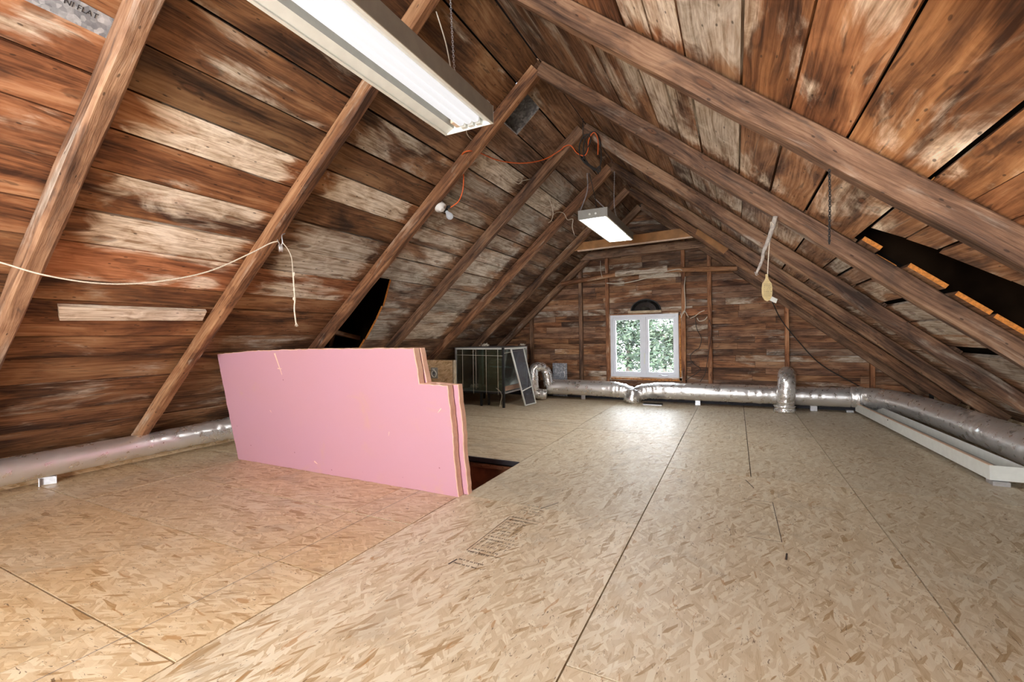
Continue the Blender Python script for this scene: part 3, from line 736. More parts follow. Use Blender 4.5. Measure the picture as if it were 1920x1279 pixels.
# knee walls of strand board at the eaves
wl = struct('wall_left', (-4.85, 0, 0)); wr_ = struct('wall_right', (2.2, 0, 0))
yk = YB
for k, yb_ in enumerate([1.02, 2.10, 3.25, 4.4, 5.6, 6.6, YW]):
    box('strand_board', -4.862, -4.85, yk + .002, yb_ - .002, 0, .255, OSBR, wl, (.9, .0, .58, 1)); yk = yb_
yk = YB
for k, yb_ in enumerate([1.02, 2.10, 3.25, 4.38, 5.5, 6.55, YW]):
    box('strand_board', 2.25, 2.262, yk + .03, yb_ - .12, 0, .262, OSBR, wr_, (.7, .2, .46, 1)); yk = yb_
wf = struct('wall_front', (0, YB, 0))
for x0, x1, z0, z1 in ((XE0 - 1, -2.0, -.3, 3.6), (0, XE1 + 1, -.3, 3.6), (-2, 0, -.3, .5), (-2, 0, 2.0, 3.6)):
    box('wall_board', x0, x1, YB - .05, YB, z0, z1, WOODP, wf, (.05, .4, .55, .1))

bb = box('shade_strip_back', -4.75, 2.1, YW - .05, YW - .008, .0, .10, BLUEDARK); bb['kind'] = 'structure'  # dark strip standing in for the shaded recess below the ducts
# ------------------------------------------------------------------ window
win = struct('window_1', ((WX0 + WX1) / 2, YW, WZ0))
fy = YW - .055
def wbar(nm, x0, x1, z0, z1, y0, y1, m=VINYL, p=win): return bevel(box(nm, x0, x1, y0, y1, z0, z1, m, p), .003, 2)
fw = .045
wbar('frame', WX0, WX0 + fw, WZ0, WZ1, fy, YW + .08); wbar('frame', WX1 - fw, WX1, WZ0, WZ1, fy, YW + .08)
wbar('frame', WX0 + fw, WX1 - fw, WZ1 - fw, WZ1, fy, YW + .08); wbar('frame', WX0 + fw, WX1 - fw, WZ0, WZ0 + fw, fy, YW + .08)
xm = (WX0 + WX1) / 2 + .01
wbar('mullion', xm - .03, xm + .03, WZ0 + fw, WZ1 - fw, fy + .01, YW + .08)
for x0, x1 in ((WX0 + fw, xm - .03), (xm + .03, WX1 - fw)):
    sw = .04; y0, y1 = fy + .028, fy + .07
    s_ = wbar('sash', x0, x0 + sw, WZ0 + fw, WZ1 - fw, y0, y1); wbar('sash', x1 - sw, x1, WZ0 + fw, WZ1 - fw, y0, y1)
    wbar('sash', x0 + sw, x1 - sw, WZ1 - fw - sw, WZ1 - fw, y0, y1); wbar('sash', x0 + sw, x1 - sw, WZ0 + fw, WZ0 + fw + sw, y0, y1)
    box('pane', x0 + sw, x1 - sw, y0 + .018, y0 + .024, WZ0 + fw + sw, WZ1 - fw - sw, GLASS, s_)
wbar('lock_handle', xm - .004, xm + .016, .60, .78, fy - .012, fy + .009, WHITE, s_)
wire('crank_handle', [(-1.12, fy - .012, .415), (-1.09, fy - .03, .432), (-1.05, fy - .035, .418), (-.98, fy - .03, .415)], .007, STEEL, win)
# arched black louvre above it
fan = thing('arched_vent', (-1.325, YW, 1.46), 'black half-round fan-shaped vent in the plank wall above the window', 'vent')
vs = []; fs = []; segn = 20; cx, cz, ra, rh = -1.325, 1.475, .235, .185
rings = [(0.0, -.02), (.35, -.045), (.75, -.045), (1.0, -.02), (1.0, .004)]
for k, dy in rings:
    for j in range(segn + 1):
        a = PI * j / segn; vs.append(V((cx + ra * k * math.cos(a), YW - .004 + dy, cz + rh * k * math.sin(a))))
for i in range(len(rings) - 1):
    for j in range(segn): b_ = i * (segn + 1) + j; fs.append((b_, b_ + 1, b_ + segn + 2, b_ + segn + 1))
mesh('vent_hood', vs, fs, BLKGL, fan)
sweep('vent_rim', [V((cx + ra * math.cos(PI * j / 24), YW - .016, cz + rh * math.sin(PI * j / 24))) for j in range(25)], .012, BLACK, fan, 8)
box('sill_board', -1.60, -1.07, YW - .06, YW - .006, 1.438, 1.478, OSBR, fan, (.5, .3, .4, 1))

# ------------------------------------------------------------------ trees and ground outside
g = box('ground', -40, 40, YW + 1, 60, -3.6, -3.4, SOIL, None); g['kind'] = 'structure'
def tree(loc, rad, zc, n_, lab, seed, hts=2.9):
    t = thing('conifer_tree', (loc[0], loc[1], -3.4), lab, 'tree', None); r = random.Random(seed)
    sweep('trunk', crom([(loc[0], loc[1], -3.4), (loc[0] + .1, loc[1], 0), (loc[0] + .05, loc[1] + .1, zc + hts * .7)], 6), lambda t_: .16 * (1 - t_ * .8), TRUNK, t, 10)
    clumps = []
    for _ in range(70):
        u = r.uniform(-1, 1); a = r.uniform(0, 2 * PI); q = math.sqrt(max(0, 1 - u * u)) * rad * r.uniform(.45, 1)
        clumps.append((V((loc[0] + q * math.cos(a), loc[1] + q * math.sin(a) * .7, zc + u * hts)), r.uniform(.35, .75)))
    vs = []; fs = []
    for _ in range(n_):
        c, cr = r.choice(clumps)
        d = V((r.gauss(0, 1), r.gauss(0, 1), r.gauss(0, .6))) * cr * .55; p_ = c + d
        e1 = V((r.gauss(0, 1), r.gauss(0, 1), r.gauss(0, .5))).normalized() * r.uniform(.04, .095); e2 = e1.cross(V((r.gauss(0, 1), r.gauss(0, 1), r.gauss(0, 1))).normalized()) * .45
        k = len(vs); vs += [p_ - e1, p_ + e2, p_ + e1, p_ - e2]; fs.append((k, k + 1, k + 2, k + 3))
    o = mesh('foliage', vs, fs, LEAF, t); o['kind'] = 'stuff'
tree((-2.75, 12.6), 2.2, -1.1, 42000, 'pale green conifer seen through the window, behind its left sash', 1)
tree((-.75, 17.4), 2.2, -1.2, 42000, 'grey-green conifer seen through the window, behind its right sash', 2)
tree((-3.4, 24.5), 3.6, -1.3, 40000, 'taller conifer further off, glimpsed over the nearer trees', 3, 4.0)

# ------------------------------------------------------------------ shop lights
def shop_light(x, y0, y1, zb, label, tube_mat, wbot=.29, wtop=.17, hh=.085, tubes=(-.018, .026, .070)):
    t = thing('shop_light', (x, (y0 + y1) / 2, zb), label, 'light', 'hanging shop lights')
    b0, b1, t0, t1 = x - wbot / 2, x + wbot / 2, x - wtop / 2, x + wtop / 2; zt_ = zb + hh; th = .003
    def sl(nm, p, q, m, off):     # long sheet between profile points p, q
        a = V((p[0], y0, p[1])); b = V((q[0], y0, q[1])); c = V((off[0], 0, off[1])); L = V((0, y1 - y0, 0))
        o = hexa(nm, [a, a + L, b + L, b], [a + c, a + c + L, b + c + L, b + c], m, t); fixn(o); return o
    for sg in (-1, 1):
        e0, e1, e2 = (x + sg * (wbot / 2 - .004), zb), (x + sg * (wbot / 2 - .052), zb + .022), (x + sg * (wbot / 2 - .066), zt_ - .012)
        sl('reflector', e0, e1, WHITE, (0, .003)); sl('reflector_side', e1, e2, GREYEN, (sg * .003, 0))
    sl('reflector_top', (x - wbot / 2 + .066, zt_ - .012), (x + wbot / 2 - .066, zt_ - .012), WHITE, (0, .003))
    sl('housing', (b0, zb), (b0, zt_), HOUS, (-th, 0)); sl('housing', (b1, zb), (b1, zt_), HOUS, (th, 0)); sl('housing', (b0, zt_), (b1, zt_), HOUS, (0, th))
    sl('lip', (b0 - .003, zb), (b0 + .012, zb), WHITE, (0, -.004)); sl('lip', (b1 + .003, zb), (b1 - .012, zb), WHITE, (0, -.004))
    for yy, s in ((y0, 1), (y1, -1)):
        o = box('end_plate', b0 - .003, b1 + .003, min(yy, yy - s * .004), max(yy, yy - s * .004), zb - .004, zt_ + .003, WHITE if s < 0 else HOUS, t)
        if s > 0:
            for hx in (-.03, .03): lathe('knockout', [(.011, 0), (.011, .002)], (x + hx, yy - .004, zb + .04), (0, -1, 0), WHITE, o, 12)
        for tx in tubes: box('lamp_holder', x + tx - .014, x + tx + .014, min(yy + s * .002, yy + s * .024), max(yy + s * .002, yy + s * .024), zb + .003, zb + .05, WHITE, o)
    box('lamp_holder', x - .072, x - .050, y1 - .06, y1 - .006, zb + .02, zb + .055, STRIP, t)
    for tx in tubes:
        lathe('tube', [(.012, 0), (.0205, .014), (.0205, y1 - y0 - .080), (.012, y1 - y0 - .066)], (x + tx, y0 + .033, zb + .020), (0, 1, 0), tube_mat, t, 16)
    return t
nl = shop_light(-1.245, .82, 2.03, 2.175, 'large hanging shop light overhead, the nearer one, with three glowing tubes', TUBE)
fl = shop_light(-1.245, 4.33, 5.54, 2.235, 'smaller looking shop light hung farther back, in front of the collar tie', TUBEF)
# hanging chains and cords of the lights
def cm(o, lab, cat, grp=None): return tag(o, lab, cat, grp)
cm(chain('hanging_chain', [at(843, -30, Y=1.80), at(852, 130, Y=1.80), at(858, 140, Y=1.86), at(900, 180, Y=1.98), V((-1.10, 2.0, 2.265))], .016, .0013, STEEL), 'thin chain hanging from the ridge to the far end of the near shop light', 'chain')
cm(wire('wire', [at(818, 22, Y=1.95), at(830, 60, Y=1.93), at(838, 90, Y=1.9), at(847, 138, Y=1.85)], .0035, CREAM), 'cream cord dropping from the rafter onto the near shop light', 'wire')
cm(chain('hanging_chain', [at(1101, 325, Y=4.75), at(1101, 358, Y=4.6), V((-1.39, 4.38, 2.325))], .02, .002, STEEL), 'slack chain falling from the cord tangle to the far shop light', 'chain')
cm(chain('hanging_chain', [at(1115, 372, Y=4.6), at(1137, 393, Y=4.4)], .02, .002, STEEL), 'short chain sloping down to the near end plate of the far shop light', 'chain')
cm(chain('hanging_chain', [V(at(1152, 322, Y=5.5)), V(at(1154, 400, Y=5.5)), V((-1.11, 5.5, 2.325))], .02, .002, STEEL), 'straight chain hanging from the rafter peak to the far shop light', 'chain')
cm(chain('hanging_chain', [at(1555, 318, Y=2.05), at(1556, 375, Y=2.05), at(1555, 440, Y=2.05), at(1555, 456, Y=2.05)], .013, .0018, BLACK), 'dark chain hanging free from the big sloping rafter near the roof hole', 'chain')
cm(wire('cord', [at(1105, 325, Y=4.7), at(1110, 345, Y=4.6), at(1112, 355, Y=4.55), at(1116, 372, Y=4.5), at(1118, 392, Y=4.45)], .004, RUBBER), 'black lamp cord running down to the far shop light', 'cord')

# ------------------------------------------------------------------ cords, bulb and hangers
oc = [at(845, 389, Y=3.40), at(860, 377, Y=3.39), at(868, 355, Y=3.37), at(869, 325, Y=3.36), at(866, 300, Y=3.33), at(868, 288, Y=3.22), at(880, 283, Y=3.20), at(900, 287, Y=3.4), at(935, 301, Y=3.7), at(980, 306, Y=4.0), at(1020, 299, Y=4.25), at(1050, 282, Y=4.345), at(1058, 275, Y=4.345), at(1070, 273, Y=4.345), at(1082, 287, Y=4.345), at(1095, 292, Y=4.345), at(1102, 282, Y=4.345), at(1104, 262, Y=4.345), at(1114, 248, Y=4.345), at(1121, 262, Y=4.345), at(1121, 290, Y=4.345)]
cm(wire('extension_cord', oc, .0055, ORANGE), 'orange extension cord looped from the bulb holder across the rafters to the ridge', 'cord')
cm(wire('cord_bundle', [at(1119, 318, Y=4.345), at(1092, 300, Y=4.345), at(1086, 280, Y=4.345), at(1090, 262, Y=4.345), at(1100, 252, Y=4.345), at(1108, 262, Y=4.345), at(1098, 285, Y=4.345), at(1093, 300, Y=4.345), at(1105, 312, Y=4.345), at(1120, 320, Y=4.345),
    at(1127, 300, Y=4.345), at(1124, 262, Y=4.345), at(1114, 247, Y=4.345), at(1100, 256, Y=4.345), at(1094, 275, Y=4.345), at(1097, 298, Y=4.345), at(1112, 316, Y=4.345), at(1124, 322, Y=4.345), at(1125, 312, Y=4.345), at(1118, 318, Y=4.345), at(1122, 326, Y=4.345)], .007, RUBBER), 'tangled coil of black cord hanging under the ridge', 'cord')
cm(wire('cord', [at(1093, 200, Y=4.345), at(1093, 228, Y=4.345), at(1094, 256, Y=4.345), at(1104, 275, Y=4.345)], .005, RUBBER), 'black cable dropping from the ridge into the cord tangle', 'cord')
def cw(pts, r, lab, m=CREAM): return cm(wire('wire', pts, r, m), lab, 'wire')
cw([at(873, 235, Y=3.0), at(878, 255, Y=3.15), at(900, 275, Y=3.45), at(930, 303, Y=3.7), at(968, 343, Y=4.1), at(980, 339, Y=4.2), at(994, 336, Y=4.33)], .0035, 'white wire hanging slack under the boards below the orange cord')
cw([at(1014, 357, Y=5.0), at(1030, 375, Y=5.05), at(1037, 398, Y=5.1), at(1034, 413, Y=5.2), at(1028, 418, Y=5.25)], .004, 'curved white wire hanging between the fourth and fifth sloping rafters')
cw([at(1036, 404, Y=5.15), at(1045, 398, Y=5.3), at(1057, 400, Y=5.45), at(1064, 412, Y=5.52), at(1074, 411, Y=5.6), at(1073, 425, Y=5.6), at(1077, 441, Y=5.6)], .004, 'white wire looped over a rafter beside the far shop light')
cw([at(1126, 489, Y=7.4), at(1126, 505, Y=7.4), at(1129, 520, Y=7.4)], .004, 'short white wire hanging from the grey collar tie')
cw([at(1137, 531, Y=7.38), at(1160, 532, Y=7.38), at(1190, 527, Y=7.37), at(1220, 519, Y=7.36), at(1250, 509, Y=7.36), at(1272, 505, Y=7.37), at(1279, 507, Y=7.38)], .0065, 'long white cable draped along the bent pole tie above the window')
cw([at(1285, 519, Y=7.42), at(1283, 540, Y=7.42), at(1285, 565, Y=7.43), at(1284, 583, Y=7.44), at(1279, 590, Y=7.44), at(1277, 596, Y=7.44), at(1283, 583, Y=7.42), at(1291, 595, Y=7.42)], .006, 'white cable falling beside the window from the pole tie')
cw([at(1294, 597, Y=7.4), at(1303, 593, Y=7.4), at(1312, 586, Y=7.4), at(1321, 582, Y=7.4)], .005, 'white wire stapled across the block between two studs')
cw([at(1307, 596, Y=7.4), at(1311, 602, Y=7.4), at(1321, 600, Y=7.4), at(1326, 594, Y=7.4)], .005, 'white wire loop under the block between two studs')
cw([at(1303, 590, Y=7.45), at(1306, 615, Y=7.5), at(1315, 635, Y=7.5), at(1311, 652, Y=7.5), at(1305, 656, Y=7.5), at(1294, 668, Y=7.5), at(1300, 682, Y=7.5), at(1313, 691, Y=7.5), at(1306, 700, Y=7.5), at(1284, 714, Y=7.48)], .0045, 'wavy dark wire hanging on the planks beside the window', RUBBER)
cw([at(1330, 600, Y=7.5), at(1334, 620, Y=7.5), at(1328, 665, Y=7.5), at(1322, 700, Y=7.5), at(1313, 716, Y=7.5)], .004, 'thin dark wire hanging along the tall stud right of the window', RUBBER)
cw([at(1448, 566, Y=7.3), at(1465, 600, Y=7.45), at(1497, 640, Y=7.5), at(1540, 684, Y=7.5), at(1612, 725, Y=7.5)], .007, 'dark cable sagging diagonally over the planks to the duct', RUBBER)

# lamp holder on the rafter and bulb in its black socket
b0 = at(826, 389, Y=3.335)
lh = thing('porcelain_lampholder', b0, 'white porcelain lamp base screwed to the side of a rafter', 'light')
ax = V((.25, 1, -.25)).normalized(); ax = V((.55, -.1, -.75)).normalized()
lathe('box', [(.048, -.05), (.048, -.008)], b0, ax, STEEL, lh, 24); lathe('base', [(.052, -.008), (.055, 0), (.050, .012), (.026, .018), (.024, .034), (.020, .036)], b0, ax, PORC, lh, 24)
c0 = at(834, 392, Y=3.40); ax = (at(846, 409, Y=3.42) - c0).normalized()
bu = thing('light_bulb', c0, 'frosted bulb in a black socket at the end of the orange cord', 'bulb')
lathe('socket', [(.010, -.03), (.02, -.025), (.022, .02), (.018, .026)], c0, ax, BLACK, bu, 16)
beam('socket_wing', c0 - V((.045, 0, .005)), c0 + V((.05, .01, .022)), .022, .018, (0, 0, 1), BLACK, bu, seed=81, seg=3)
lathe('bulb', [(.013, .024), (.014, .036), (.02, .05), (.028, .065), (.031, .08), (.028, .095), (.018, .107), (.004, .111)], c0, ax, emis('frosted_bulb', (1, .98, 1), .22), bu, 20)
# pulley hook with string
p0 = at(526, 462, Y=1.99)
pu = thing('pulley', p0, 'small metal pulley hanging from a hook on the second rafter', 'pulley')
lathe('wheel', [(.006, -.012), (.026, -.010), (.022, -.003), (.022, .003), (.026, .010), (.006, .012)], p0 - V((0, 0, .012)), (.5, 1, .1), STEEL, pu, 20)
wire('hook', [p0 + V((-.030, 0, .05)), p0 + V((-.012, 0, .02)), p0 + V((.003, 0, .008)), p0 + V((.02, 0, .025)), p0 + V((.015, 0, .07)), p0 + V((.005, .03, .09))], .0035, STEEL, pu)
def yl(t): return .6 + 1.39 * t
cm(wire('string', [at(-60, 478, Y=.78), at(0, 492, Y=.86), at(80, 515, Y=.98), at(170, 530, Y=1.15), at(250, 532, Y=1.32), at(330, 523, Y=1.5), at(400, 506, Y=1.68), at(470, 475, Y=1.86), at(505, 457, Y=1.95), at(522, 452, Y=1.99)], .0042, ROPE), 'long pale string sagging across the first rafter to the pulley', 'string')
cm(wire('string', [at(530, 455, Y=1.99), at(540, 468, Y=2.0), at(547, 485, Y=2.0), at(549, 512, Y=2.0), at(550, 530, Y=2.0)], .003, ROPE), 'thin string running down from the pulley to the knotted cord', 'string')
kc = thing('pull_cord', at(551, 512, Y=2.0), 'knotted white pull cord hanging below the pulley with a frayed end', 'cord')
wire('cord', [at(550, 510, Y=2.0), at(551, 535, Y=2.0), at(553, 560, Y=2.0), at(552, 580, Y=2.0), at(555, 606, Y=2.0)], .0048, ROPE, kc)
for py_, r_ in ((560, .010), (543, .008), (514, .006)): lathe('knot', [(.003, -.014), (r_, -.006), (r_ * .9, .006), (.003, .014)], at(552, py_, Y=2.0), (0.1, 0, 1), ROPE, kc, 10)
for k in range(4): sweep('frayed_strand', [at(555, 604, Y=2.0), at(553 + k * 2, 613 - abs(k - 1.5), Y=2.0)], .0015, ROPE, kc, 5)
# driftwood stick, paddle and white tag under the right rafters
stk = thing('hanging_stick', at(1446, 420, Y=3.22), 'crooked grey driftwood stick hanging from the rafter by a thread', 'stick')
sp = [at(1454, 406, Y=3.20), at(1449, 425, Y=3.2), at(1440, 452, Y=3.2), at(1431, 474, Y=3.2), at(1430, 485, Y=3.2), at(1424, 500, Y=3.2), at(1418, 513, Y=3.2)]
sweep('branch', crom(sp, 5), lambda t: .0155 - .008 * t, BARK, stk, 9, disp=lambda p, a, d: noise.noise(p * 60) * .003)
wire('twine', [at(1446, 416, Y=3.19), at(1450, 421, Y=3.18), at(1453, 419, Y=3.21), at(1448, 414, Y=3.2)], .0022, ROPE, stk)
wire('hook', [at(1415, 510, Y=3.2), at(1418, 516, Y=3.19), at(1422, 514, Y=3.2)], .0025, STEEL, stk)
pd = thing('wooden_paddle', at(1438, 545, Y=3.2), 'small pale wooden paddle hanging on twisted twine', 'paddle')
wire('twine', [at(1445, 416, Y=3.2), at(1444, 440, Y=3.2), at(1441, 480, Y=3.2), at(1439, 519, Y=3.2)], .003, ROPE, pd)
c_ = at(1438, 540, Y=3.2); exv, eyv = RT.copy(), V((.0, 0, 1))
prof = [(-.006, .085), (.006, .085), (.007, .06), (.014, .045), (.027, .028), (.031, .0), (.031, -.03), (.027, -.055), (.015, -.075), (0, -.082), (-.015, -.075), (-.027, -.055), (-.031, -.03), (-.031, 0), (-.027, .028), (-.014, .045), (-.007, .06)]
vs = [c_ + exv * x + eyv * y - F0 * .004 for x, y in prof] + [c_ + exv * x + eyv * y + F0 * .004 for x, y in prof]; m_ = len(prof)
o = mesh('blade', vs, [tuple(range(m_)), tuple(range(2 * m_ - 1, m_ - 1, -1))] + [(i, (i + 1) % m_, (i + 1) % m_ + m_, i + m_) for i in range(m_)], PADDLE, pd); fixn(o)
vs = []; fs = []
rq = random.Random(5)
for k in range(9):
    x = -.022
    while x < .02:
        wd_ = rq.uniform(.003, .008); a = c_ - F0 * .0047 + exv * x + eyv * (.022 - k * .009); i = len(vs)
        vs += [a, a + exv * wd_, a + exv * wd_ + eyv * .0022, a + eyv * .0022]; fs.append((i, i + 1, i + 2, i + 3)); x += wd_ + .0025
o = mesh('lettering', vs, fs, INK, pd)
q0 = at(1448, 562, Y=3.22)
sg = bevel(hexa('tag_card', [q0 + exv * a + eyv * b for a, b in ((-.028, .002), (.024, -.022), (.034, .004), (-.016, .028))], [q0 + exv * a + eyv * b + F0 * .006 for a, b in ((-.028, .002), (.024, -.022), (.034, .004), (-.016, .028))], WHITE), .001, 1)
tag(sg, 'small white electrical plate hanging just behind the wooden paddle', 'plate')

# pale batten nailed on the boards, and the grey flashing with stamped words
bt = [SP(-1, s, y, -.03) for s, y in ((2.965, 1.20), (2.955, 2.03), (3.055, 2.04), (3.085, 1.235))]
o = hexa('batten', bt, [v + (SP(-1, 1, 0, .026) - SP(-1, 1, 0, 0)) for v in bt], WOODP, None, (.95, .15, .62, .1)); fixn(o)
tag(o, 'short pale weathered batten nailed along the left roof boards', 'batten')
fs0, fs1 = 1.265, 1.352
q = [(fs0, .52), (fs0 - .0, .985), (fs1, .985), (fs1, .52)]
q = [SP(-1, a, b, -.004) for a, b in ((1.245, .45), (1.262, .99), (1.352, .99), (1.352, .45))]
fls = thing('metal_flashing', q[0], 'grey galvanised metal patch lettered FLAT beside the first rafter', 'flashing')
o = hexa('sheet', q, [v + (SP(-1, 1, 0, .002) - SP(-1, 1, 0, 0)) for v in q], GALV, fls); fixn(o)
ex = V((0, 1, 0)); ey = (SP(-1, 0, 0) - SP(-1, 1, 0)).normalized()
text('lettering', 'NI FLAT', .030, frameM(SP(-1, 1.285, .86, -.0055), ex, ey), BLUEDARK, fls, .0003)

# ------------------------------------------------------------------ pink insulation boards
def foam(y0, thick, off, lab, seed, xl=-4.07, xr=-1.665, hgt=1.0, lean=-.235):
    r = random.Random(seed); zt1, zt2 = 1.0, .775; xn = -1.865
    prof = [(xl, 0), (xr, 0.0), (xr + .01, .25), (xr + .035, .50), (xr + .045, zt2), (xn + off * .3, zt2 + .005), (xn + .005, .88), (xn, zt1 + .015), (-2.8, zt1 + .01), (-3.5, zt1 - .005), (xl + .09, zt1 - .035), (xl + .04, .5)]
    pts = []
    for (a, b) in zip(prof, prof[1:] + prof[:1]):
        L = math.hypot(b[0] - a[0], b[1] - a[1]); k = max(1, int(L / .035))
        for i in range(k):
            t = i / k; j = 0.0035 if i else 0
            pts.append((a[0] + (b[0] - a[0]) * t + r.uniform(-j, j), max(0, a[1] + (b[1] - a[1]) * t + r.uniform(-j, j))))
    t_ = thing('foam_board', ((xl + xr) / 2, y0, 0), lab, 'insulation', 'pink foam boards')
    vs = []; n_ = len(pts)
    for yy, inset in ((y0, .004), (y0 + .005, 0), (y0 + thick - .005, 0), (y0 + thick, .004)):
        cx_, cz_ = -2.87, .45
        for x, z_ in pts:
            x2 = x - inset * (1 if x > cx_ else -1); z2 = z_ - (inset if z_ > cz_ else 0)
            vs.append(V((x2, yy + lean * z2, z2)))
    fs = [tuple(range(n_)), tuple(range(4 * n_ - 1, 3 * n_ - 1, -1))]; mi = [0, 0]
    for l in range(3):
        for i in range(n_):
            j = (i + 1) % n_; fs.append((l * n_ + i, l * n_ + n_ + i, l * n_ + n_ + j, l * n_ + j)); mi.append(1)
    o = mesh('slab', vs, fs, None, t_, mats=[PINK, PEACH], midx=mi); fixn(o)
    return t_
fb = foam(2.565, .062, 0, 'front pink rigid foam board standing on edge with a stepped corner', 1, xr=-1.69)
# cut kerf and scratches on its face
for x_, z_, dx_, dz_, wd_ in ((-3.23, .975, .03, -.17, .016), (-3.235, .855, .05, -.002, .008), (-1.72, .62, -.03, -.03, .007), (-3.05, .10, .03, -.02, .012), (-2.2, .42, -.012, -.03, .005), (-3.45, .5, .012, -.02, .005)):
    a = V((x_, 2.565 - .235 * z_ - .0015, z_)); b = V((x_ + dx_, 2.565 - .235 * (z_ + dz_) - .0015, z_ + dz_)); d = (b - a).normalized(); s_ = d.cross(V((0, 1, 0))) * wd_ / 2
    mesh('score_mark', [a - s_, b - s_ * .3, b + s_ * .3, a + s_], [(0, 1, 2, 3)], PEACH, fb.children[0])
foam(2.633, .055, .04, 'rear pink foam board standing tight behind the front one', 2, xl=-4.03, xr=-1.655)
# pink scrap wedged down by the hatch corner is part of the rear sheet

# ------------------------------------------------------------------ strand-board box with recessed cable outlet
pb = thing('strand_board_panel', (-3.79, 5.22, 0), 'upright strand-board panel with a grey outlet plate, behind the pink foam', 'panel')
o = hexa('board', [(-4.12, 5.2, 0), (-3.50, 5.2, 0), (-3.50, 5.2, .765), (-4.12, 5.2, .765)], [(-4.12, 5.222, 0), (-3.50, 5.222, 0), (-3.50, 5.222, .765), (-4.12, 5.222, .765)], OSBR, pb, (.8, .1, .55, 1)); fixn(o)
o = box('side_board', -3.50, -3.482, 5.2, 5.27, 0, .765, OSBR, pb, (.4, .5, .35, 1))
plx, plz = -3.80, .585
box('outlet_plate', plx - .055, plx + .055, 5.188, 5.198, plz - .075, plz + .075, GREYEN, pb)
wire('outlet_loop', [V((plx + .0 + .038 * math.sin(t), 5.182, plz + .045 * math.cos(t) - .012)) for t in [(-.5 - k * .5) for k in range(12)]] + [V((plx - .03, 5.182, plz + .055)), V((plx + .01, 5.182, plz + .052))], .0085, WHITE, pb, 4)
lathe('outlet_face', [(.022, 0), (.024, .004)], (plx + .002, 5.187, plz - .012), (0, -1, 0), GALV, pb, 20)

# ------------------------------------------------------------------ glass cage on legs
cg = thing('glass_cage', (-3.58, 6.5, 0), 'glass-sided display cage on thin black legs with a pale top rim', 'cage')
gx0, gx1, gy0, gy1, gz0, gz1 = -4.02, -3.17, 6.08, 6.93, .22, .915
for lx, ly, mt in ((gx1, gy0, BLACK), (gx0, gy0, STEEL), (gx0, gy1, STEEL), (gx1, gy1, STEEL)):
    if mt is BLACK: box('leg', lx - .016, lx + .016, ly - .016, ly + .016, 0, gz1, BLACK, cg)
    else: box('corner_post', lx - .012, lx + .012, ly - .012, ly + .012, gz0, gz1, mt, cg)
for lx, ly in ((gx1 - .42, gy0 + .05), (gx1 - .36, gy0 + .18), (gx0 + .05, gy1 - .05), (gx1 - .02, gy1 - .06)): box('leg', lx - .014, lx + .014, ly - .014, ly + .014, 0, gz0 - .014, BLACK, cg)
for x0, x1, y0, y1 in ((gx0, gx1, gy0 - .01, gy0 + .01), (gx0, gx1, gy1 - .01, gy1 + .01), (gx0 - .01, gx0 + .01, gy0, gy1), (gx1 - .01, gx1 + .01, gy0, gy1)):
    box('top_rail', x0, x1, y0, y1, gz1 - .028, gz1 - .004, WHITE, cg)
    box('base_rail', x0, x1, y0, y1, gz0 - .012, gz0 + .010, STEEL if y1 - y0 > .5 else BLACK, cg)
    
box('top_sheet', gx0 - .02, gx1 + .02, gy0 - .02, gy1 + .02, gz1 - .002, gz1 + .006, plain('dusty_top', (.10, .10, .10), .6), cg)
box('cage_floor', gx0 + .01, gx1 - .01, gy0 + .01, gy1 - .01, gz0 + .012, gz0 + .022, plain('grey_cage_floor', (.30, .33, .33), .6), cg)
box('floor_edge', gx1 - .012, gx1 + .012, gy0 + .04, gy0 + .6, gz0 + .03, gz0 + .10, plain('tan_board', (.42, .26, .18), .6), cg)
box('glass_panel', gx0 + .014, gx1 - .018, gy0 - .003, gy0 + .003, gz0 + .02, gz1 - .03, CGLASS, cg)
box('glass_panel', gx1 - .003, gx1 + .003, gy0 + .02, gy1 - .02, gz0 + .02, gz1 - .03, CGLASS, cg)
box('glass_panel', gx0 - .003, gx0 + .003, gy0 + .02, gy1 - .02, gz0 + .02, gz1 - .03, CGLASS, cg)
box('sliding_glass', gx0 + .40, gx1 - .03, gy0 + .03, gy0 + .036, gz0 + .02, gz1 - .03, glass('green_sliding_glass', (.66, .80, .78), .16, .25), cg)
for px_ in (867, 887, 892, 911, 933):
    a = at(px_, 655, Y=gy0 - .02); L_ = .60 if px_ in (867,) else .62
    sweep('wire_stay', [a, V((a.x - .0, a.y, a.z - L_ - (.08 if px_ in (887, 911, 933) else 0)))], .0035, CREAM, cg, 6)
wire('wire_stay', [(gx1 + .02, gy0, .83), (gx1 + .02, gy0 + .5, .85), (gx1 + .02, gy1, .86)], .003, CREAM, cg)
wire('wire_stay', [(gx0, gy0 - .02, .80), (gx1, gy0 - .02, .79)], .003, CREAM, cg)
for k, z_ in ((0, .60), (1, .58)): box('shelf_rim', gx0 + .45, gx1 - .05, gy0 + .3 + k * .1, gy0 + .31 + k * .1, z_, z_ + .01, WHITE, cg)
